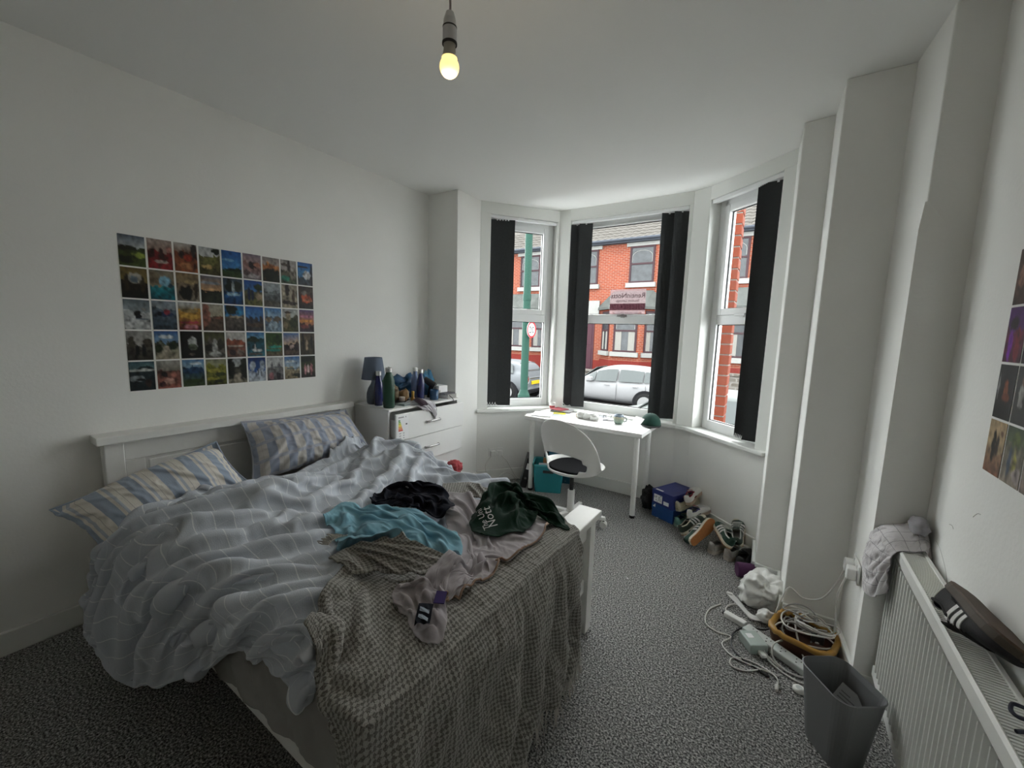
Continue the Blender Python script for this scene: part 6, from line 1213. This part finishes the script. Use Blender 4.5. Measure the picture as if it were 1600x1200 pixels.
# cap resting where desk meets the sill
t = thing('baseball_cap', 'dark green and black cap at the right hand corner of the desk', 'cap', (1.875, 3.615, Z), .35)
mb = MB(); vs = []
for j in range(9):
    a = PI / 2 * j / 8
    for i in range(28): b = 2 * PI * i / 28; vs.append((.085 * math.cos(a) * math.cos(b), .095 * math.cos(a) * math.sin(b), .105 * math.sin(a) ** .85 if j else 0))
mb.add(vs, [(j * 28 + i, j * 28 + (i + 1) % 28, (j + 1) * 28 + (i + 1) % 28, (j + 1) * 28 + i) for j in range(8) for i in range(28)])
mb.obj('crown', fabric('dark_green_cap', (.015, .05, .038)), t, smooth=True, solid=.003)
mb = MB(); n = 14; pts = []
vs = [(.084 * math.cos(b), .094 * math.sin(b), .006) for b in [-PI * .95 + PI * .9 * i / n for i in range(n + 1)]] + [((.084 + .0) * math.cos(b), (.094) * math.sin(b) - .07 * math.sin(PI * i / n), -.0 + .012 * math.sin(PI * i / n)) for i, b in enumerate([-PI * .95 + PI * .9 * i / n for i in range(n + 1)])]
mb.add(vs, [(i, i + 1, n + 2 + i, n + 1 + i) for i in range(n)]).obj('peak', M['blackcloth'], t, smooth=True, solid=.004)
MB().lathe([(.006, .102), (.007, .106), (.003, .109)], 12).obj('button', M['blackcloth'], t)
MB().tube([(.086 * math.cos(b), .096 * math.sin(b), .004) for b in [2 * PI * i / 30 for i in range(30)]], .003, 6, closed=True).obj('sweatband', M['blackcloth'], t)
# ------------------------------------------------------------------ under and around the desk
t = thing('storage_box', 'translucent turquoise storage box full of bits under the desk', 'storage box', (1.0, 3.40, 0), .45)
M['turq'] = mat('turquoise_plastic', (.04, .34, .40), .25, alpha=.72)
def tub(w0, d0, w1, d1, h, wall=.004):
    mb = MB(); L = [rrect(0, 0, w0, d0, .02), rrect(0, 0, w1, d1, .025), rrect(0, 0, w1 - 2 * wall, d1 - 2 * wall, .022), rrect(0, 0, w0 - 2 * wall, d0 - 2 * wall, .018)]; zz = [0, h, h, wall]; m = len(L[0])
    vs = [(x, y, z) for l, z in zip(L, zz) for x, y in l]; return mb.add(vs, [(j * m + i, j * m + (i + 1) % m, (j + 1) * m + (i + 1) % m, (j + 1) * m + i) for j in range(3) for i in range(m)] + [tuple(range(m))[::-1], tuple(range(3 * m, 4 * m))])
tub(.25, .21, .29, .25, .27).obj('tub', M['turq'], t)
mb = MB(); o_ = rrect(0, 0, .305, .265, .028); i_ = rrect(0, 0, .28, .24, .022); m = len(o_)
vs = [(x, y, z) for z in (.262, .275) for x, y in o_] + [(x, y, z) for z in (.275, .262) for x, y in i_]
mb.add(vs, [(j * m + i, j * m + (i + 1) % m, ((j + 1) % 4) * m + (i + 1) % m, ((j + 1) % 4) * m + i) for j in range(4) for i in range(m)]).obj('rim', mat('turquoise_rim', (.05, .38, .42), .4), t)
MB().box((-.05, -.142, .20), (.05, -.128, .225)).obj('handle', M['black'], t, bevel=.004)
for i, (a, b, c, l) in enumerate((((-.10, -.07, .01), (.0, .05, .24), (.35, .37, .38), 'pale folded paperwork standing inside the turquoise box'), ((.01, -.06, .01), (.09, .06, .22), (.10, .16, .22), 'navy pouch inside the turquoise box'), ((-.06, .06, .01), (.07, .09, .285), (.40, .20, .08), 'orange folder sticking out of the turquoise box'))):
    T = local(t); o = MB().box(a, b).obj(('paperwork', 'pouch', 'folder')[i], mat('box_content', c, .7), None, bevel=.006); o.matrix_world = T; tag(o, l, ('papers', 'pouch', 'folder')[i])
t = thing('box_file', 'black box file leaning behind the left desk leg', 'box file', (.735, 3.36, 0), .55, rot=(0, .22, .55)); MB().box((-.03, -.11, .0), (.03, .11, .30)).obj('case', M['black'], t, bevel=.003); MB().box((-.018, -.1115, .19), (.018, -.11, .25)).obj('label', M['paper'], t); MB().cyl((0, -.1115, .1), (0, -.108, .1), .012).obj('finger_hole', M['chrome'], t)
t = thing('ring_binder', 'petrol blue binder with a black spine under the desk', 'binder', (.99, 3.625, 0), .35); MB().box((-.14, -.03, 0), (.16, .03, .40)).obj('cover', mat('petrol_card', (.012, .10, .16), .5), t, bevel=.003); MB().box((-.145, -.032, 0), (-.10, .032, .401)).obj('spine', M['black'], t, bevel=.003)
def cable(name, label, pts, r, m, cat='cable', group=None, smooth=6, plug=None):
    base = min(pts, key=lambda p: p[2]); t = thing(name, label, cat, base, group=group); MB().tube(pts, r, 6, smooth=smooth).obj('flex', m, t, smooth=True, world=True)
    if plug: a, b = Vector(pts[-1]), Vector(pts[-2]); d = (a - b).normalized(); MB().cyl(a - d * .004, a + d * .03, plug, plug * .75, n=10).obj('plug', m, t, world=True)
    return t
M['cablew'] = mat('white_cable', (.62, .61, .58), .5); M['cableb'] = M['black']; M['cableg'] = mat('grey_cable', (.30, .30, .29), .5)
mb = MB(); rr = random.Random(9); c0 = Vector((1.06, 3.66, .02)); P_ = []
for i in range(50): a = i * .8; P_.append(c0 + Vector((.045 * math.cos(a) + rr.uniform(-.006, .006), .035 * math.sin(a), .0 + .032 * i / 50)))
t = thing('cable_coil', 'coiled white cable on the carpet under the window wall', 'cable', (1.06, 3.66, 0)); MB().tube(P_, .0035, 5, smooth=2).obj('coil', M['cablew'], t, world=True)
# wall sockets with adapters
def socket(label, T, plugs):
    t = thing('wall_socket', label, 'socket', T.translation); MB().box((-.073, -.009, -.043), (.073, 0, .043), T).obj('faceplate', M['plastic'], t, bevel=.003, world=True)
    for x in plugs:
        MB().box((x - .025, -.045, -.032), (x + .025, -.009, .022), T).obj('plug', M['plastic'], t, bevel=.006, world=True)
    for x in (-.037, .037): MB().box((x - .006, -.012, .026), (x + .006, -.009, .038), T).obj('switch', M['plastic'], t, world=True)
    return t
socket('white double socket with two plugs, low on the bay wall left of the desk', TL @ Matrix.Translation((.20, 0, .30)), (-.037, .037))
Ts_ = frame3((3.16, 2.33, .48), (.0, -1, 0), (1, .06, 0), (0, 0, 1)); socket('white double socket with two plugs on the narrow wall face near the radiator', Ts_, (-.037, .037))
def w(T, p): return tuple(T @ Vector(p))
cable('power_cable', 'white cable drooping from the left bay socket to the right', [w(TL, (.24, -.03, .28)), w(TL, (.30, -.06, .22)), w(TL, (.36, -.05, .12)), w(TL, (.42, -.06, .03)), w(TL, (.50, -.08, .006))], .003, M['cablew'])
cable('power_cable', 'white cable looping down from the left bay socket to the floor', [w(TL, (.16, -.03, .28)), w(TL, (.08, -.07, .20)), w(TL, (.10, -.10, .08)), w(TL, (.20, -.12, .02)), w(TL, (.32, -.10, .004))], .003, M['cablew'])
cable('power_cable', 'white cable in a low arc by the small red plug', [w(TL, (.14, -.14, .02)), w(TL, (.24, -.12, .11)), w(TL, (.33, -.12, .10)), w(TL, (.40, -.14, .005))], .003, M['cablew'])
tag(MB().box((-.02, -.012, 0), (.02, .012, .02), Matrix.Translation(w(TL, (.14, -.16, .01)))).obj('red_plug', mat('red_plastic', (.40, .03, .05), .5), bevel=.004), 'small red plug on the carpet below the left bay socket', 'plug')
# ------------------------------------------------------------------ cable heap by the pier
t = thing('extension_lead', 'white four way extension lead lying in the cable heap', 'extension lead', (2.885, 2.22, 0)); d = Vector((.225, -.135, 0)).normalized(); T = frame3((2.885, 2.225, .004), d, (-d.y, d.x, 0), (0, 0, 1))
M['striplight'] = mat('pale_grey_plastic', (.56, .59, .57), .4)
MB().box((-.15, -.03, 0), (.15, .03, .034), T).obj('body', M['striplight'], t, bevel=.006, world=True)
for k in range(4):
    x = -.105 + k * .07; MB().box((x - .003, -.016, .0335), (x + .003, -.010, .0348), T).box((x - .012, .006, .0335), (x - .008, .013, .0348), T).box((x + .008, .006, .0335), (x + .012, .013, .0348), T).obj('outlet', M['black'], t, world=True)
MB().box((.135, -.006, .034), (.147, .006, .037), T).obj('switch', mat('red_switch', (.35, .04, .04), .5), t, world=True)
t = thing('charger', 'pale green square charger plugged in beside the extension lead', 'charger', (2.80, 2.20, 0)); T2 = frame3((2.80, 2.205, .0), (.55, -.83, 0), (.83, .55, 0), (0, 0, 1))
M['mintp'] = mat('pale_green_plastic', (.42, .49, .46), .4); MB().box((-.055, -.045, 0), (.05, .04, .05), T2).obj('body', M['mintp'], t, bevel=.006, world=True); MB().box((-.03, -.03, .05), (.0, .0, .0515), T2).obj('label', M['paper'], t, world=True); MB().box((.05, -.012, .012), (.085, .012, .028), T2).obj('plug', M['plastic'], t, bevel=.003, world=True)
t = thing('adapter', 'small white adapter brick on the carpet left of the heap', 'adapter', (2.70, 2.36, 0)); T3 = frame3((2.705, 2.36, 0), (.93, -.36, 0), (.36, .93, 0), (0, 0, 1)); MB().box((-.055, -.018, 0), (.055, .018, .028), T3).obj('body', M['plastic'], t, bevel=.005, world=True); MB().box((-.065, -.008, .008), (-.055, .008, .02), T3).obj('port', M['black'], t, world=True)
t = thing('strap', 'white webbing strap running from the bag to the cable heap', 'strap', (2.74, 2.55, 0)); mb = MB(); pts = catmull([Vector((2.657, 2.584, 0.015)), Vector((2.701, 2.536, 0.012)), Vector((2.757, 2.458, 0.012)), Vector((2.800, 2.426, 0.020)), Vector((2.859, 2.469, 0.012))], 8)
vs = []
for i, p in enumerate(pts): a = pts[max(i - 1, 0)]; b = pts[min(i + 1, len(pts) - 1)]; n = Vector((-(b - a).y, (b - a).x, 0)).normalized(); q = .4 * math.sin(i * .35); vs += [tuple(p - n * .016 - Vector((0, 0, .008 * q))), tuple(p + n * .016 + Vector((0, 0, .008 * q)))]
mb.add(vs, [(2 * i, 2 * i + 1, 2 * i + 3, 2 * i + 2) for i in range(len(pts) - 1)]).obj('webbing', M['bagwhite'], t, solid=.003, world=True)
MB().box((-.016, -.01, -.004), (.016, .01, .008), Matrix.Translation(pts[0])).obj('buckle', M['plastic'], t, bevel=.003, world=True)
# amber basket holding more cables
t = thing('basket', 'round cornered amber basket overflowing with white cables', 'basket', (3.0, 2.345, 0), -.30)
M['amber'] = mat('amber_plastic', (.46, .25, .05), .3, alpha=.85); M['amberdark'] = mat('red_brown_plastic', (.10, .045, .03), .6)
tub(.21, .19, .245, .225, .075).obj('body', M['amberdark'], t); mb = MB(); ring = rrect(0, 0, .25, .23, .07, 6); MB().tube([(x, y, .085 + .008 * math.sin(3 * i)) for i, (x, y) in enumerate(ring)], .014, 8, closed=True).obj('rim', M['amber'], t, smooth=True)
rr = random.Random(5)
BL = ['white cable coil lowest in the amber basket', 'grey cable coil low in the amber basket', 'thin white cable near the floor of the amber basket', 'white cable coil midway up in the amber basket', 'grey cable coil midway up in the amber basket', 'thin white cable midway up in the amber basket', 'white cable coil topmost in the amber basket', 'grey cable coil topmost in the amber basket', 'thin white cable over the top of the amber basket', 'white cable flopped over the rim of the amber basket', 'grey cable flopped over the rim of the amber basket', 'thin white cable flopped over the rim of the amber basket']
for k in range(12):
    c = Vector((3.0 + rr.uniform(-.05, .06), 2.34 + rr.uniform(-.05, .05), .06 + .010 * k)); a0 = rr.uniform(0, 6); R_ = rr.uniform(.05, .11); e = rr.uniform(.5, 1)
    pts = [c + Vector((R_ * math.cos(a0 + q * .8), e * R_ * math.sin(a0 + q * .8), .012 * math.sin(q * 1.7 + k))) for q in range(rr.randint(6, 11))]
    cable('charging_cable', BL[k], [tuple(p) for p in pts], (.0042, .0038, .003)[k % 3], (M['cablew'], M['cableg'], M['cablew'])[k % 3], group='cables in the amber basket', smooth=5)
t = thing('black_plug', 'black plug half buried in the amber basket', 'plug', (3.05, 2.31, .08)); MB().box((-.025, -.02, 0), (.025, .02, .035)).obj('body', M['black'], t, bevel=.006); MB().box((-.003, -.012, .035), (.003, -.006, .05)).box((-.010, .006, .035), (-.006, .012, .048)).box((.006, .006, .035), (.010, .012, .048)).obj('pin', M['steel'], t)
C = lambda *a: [tuple(p) for p in a]
cable('charging_cable', 'white cable sweeping in a wide loop over the carpet left of the heap', [(2.627, 2.467, 0.005), (2.577, 2.377, 0.005), (2.575, 2.252, 0.005), (2.630, 2.210, 0.005), (2.700, 2.211, 0.005), (2.668, 2.136, 0.005), (2.707, 2.079, 0.005), (2.788, 2.062, 0.005), (2.876, 2.064, 0.005)], .0042, M['cablew'], plug=.006)
cable('charging_cable', 'white cable in a tight loop above the adapter', [(2.752, 2.395, 0.010), (2.678, 2.375, 0.012), (2.653, 2.440, 0.008), (2.685, 2.507, 0.006), (2.730, 2.500, 0.006), (2.772, 2.418, 0.012), (2.853, 2.428, 0.020), (2.923, 2.388, 0.030)], .0042, M['cablew'])
cable('power_cable', 'black cable snaking across the carpet under the heap', [(2.959, 2.494, 0.100), (2.920, 2.458, 0.090), (2.887, 2.419, 0.030), (2.844, 2.352, 0.020), (2.757, 2.328, 0.010), (2.706, 2.243, 0.005), (2.712, 2.142, 0.005), (2.761, 2.080, 0.005), (2.840, 2.046, 0.005)], .004, M['cableb'], plug=.008)
cable('charging_cable', 'grey white cable looping on the carpet nearest the camera', [(2.839, 2.063, 0.005), (2.779, 2.011, 0.005), (2.720, 2.005, 0.005), (2.722, 2.062, 0.005), (2.787, 2.089, 0.005), (2.864, 2.071, 0.006), (2.901, 2.038, 0.006), (2.899, 1.996, 0.006)], .0038, M['cablew'], plug=.009)
cable('power_cable', 'white mains cable running from the extension lead behind the bin', [(2.847, 2.167, 0.020), (2.887, 2.132, 0.012), (2.932, 2.119, 0.006), (2.973, 2.114, 0.006), (3.014, 2.126, 0.006)], .0044, M['cablew'])
cable('power_cable', 'second white mains cable beside the extension lead', [(2.838, 2.185, 0.030), (2.861, 2.142, 0.012), (2.900, 2.110, 0.006), (2.961, 2.080, 0.006), (3.002, 2.077, 0.006)], .0044, M['cablew'])
cable('charging_cable', 'white cable arching over the extension lead', [(2.921, 2.276, 0.050), (2.881, 2.192, 0.070), (2.873, 2.153, 0.050), (2.891, 2.133, 0.020), (2.937, 2.114, 0.006)], .0042, M['cablew'])
cable('power_cable', 'white lead hanging from the socket in a curve over the basket', [w(Ts_, (-.037, -.04, -.03)), (3.10, 2.38, .36), (3.06, 2.43, .24), (2.99, 2.47, .19), (2.93, 2.48, .22), (2.90, 2.44, .17), (2.88, 2.40, .10)], .0042, M['cablew'])
cable('power_cable', 'white lead falling straight from the socket into the basket', [w(Ts_, (.037, -.04, -.03)), (3.10, 2.31, .34), (3.11, 2.34, .20), (3.11, 2.36, .12), (3.05, 2.36, .10)], .0042, M['cablew'])
cable('power_cable', 'loose white cable draped across the basket and down to the carpet', [(3.10, 2.40, .12), (3.04, 2.36, .14), (2.98, 2.40, .15), (2.96, 2.34, .13), (2.98, 2.27, .06), (3.02, 2.20, .006), (3.06, 2.12, .006)], .0044, M['cablew'])
t = thing('charger_puck', 'flat white round charger on the carpet by the bin', 'charger', (2.979, 2.029, 0.000)); MB().lathe([(.02, 0), (.024, .003), (.024, .012), (.018, .018)], 24).obj('body', M['plastic'], t, smooth=True); MB().lathe([(.013, .0178), (.013, .0184)], 20).obj('pad', M['striplight'], t)
# ------------------------------------------------------------------ on and above the radiator
M['towel'] = fabric('lilac_grey_checked_towel', (.66, .635, .65), stripes=[(0, .05, .002, (.30, .29, .31), 0), (1, .05, .002, (.30, .29, .31), 0)], wb=.4, weave=1200, sheen=.3)
drapeobj('towel', 'pale lilac checked cloth slung over the far corner of the radiator', 'towel', [[(3.165, 2.17, .56), (3.150, 2.10, .52), (3.165, 2.02, .54), (3.19, 1.965, .61)], [(3.155, 2.18, .67), (3.145, 2.11, .65), (3.160, 2.03, .66), (3.192, 1.97, .70)], [(3.18, 2.18, .77), (3.18, 2.11, .78), (3.19, 2.04, .775), (3.206, 1.985, .755)], [(3.24, 2.15, .81), (3.24, 2.10, .815), (3.25, 2.05, .80), (3.255, 2.0, .765)], [(3.285, 2.14, .83), (3.285, 2.11, .83), (3.29, 2.07, .81), (3.285, 2.02, .77)], [(3.302, 2.12, .77), (3.302, 2.09, .78), (3.303, 2.06, .77), (3.303, 2.02, .74)]], M['towel'], 95, 56, 60, .09, .018, .006)
lump('face_cloth', 'small rolled pale flannel tucked behind the checked cloth', 'cloth', (3.272, 2.075, .825), (.028, .06, .032), 51, .2, M['towel'], 2, sub=3)
t = thing('cord_loop', 'navy cord loop hanging over the near end of the radiator', 'cord', (3.25, 1.25, .75)); MB().tube([(3.282, 1.236, 0.755), (3.263, 1.225, 0.765), (3.250, 1.223, 0.765), (3.244, 1.207, 0.760), (3.249, 1.193, 0.760), (3.267, 1.202, 0.755)], .004, 6, smooth=6).obj('cord', mat('navy_cord', (.01, .012, .03), .7), t, smooth=True, world=True); MB().tube([(3.237, 1.159, 0.750), (3.262, 1.173, 0.750)], .004, 6).obj('cord_end', mat('navy_cord_end', (.01, .012, .03), .7), t, world=True)
# hairline cracks in the plaster above the radiator
for i, pts in enumerate(([(2.02, .80), (1.97, .79), (1.90, .755), (1.86, .72), (1.845, .68), (1.84, .62)], [(1.93, .90), (1.905, .905), (1.89, .90)], [(1.76, .99), (1.735, 1.01), (1.715, 1.015)])):
    struct(MB().tube([(XR - .0002, y, z) for y, z in pts], .0010, 4, smooth=4).obj('trim_crack_%d' % (i + 1), mat('plaster_crack', (.45, .44, .42), .9)))
# white scraps on the carpet
for i, (p, l) in enumerate((((2.109, 2.392, 0.003), 'tiny white paper scrap on the open carpet past the footboard'), ((2.042, 3.391, 0.003), 'tiny white paper scrap in front of the shoeboxes'))):
    tag(lump('paper_scrap', l, 'scrap', p, (.010, .007, .004), 60 + i, .3, M['paper'], 2, sub=2), l, 'scrap')
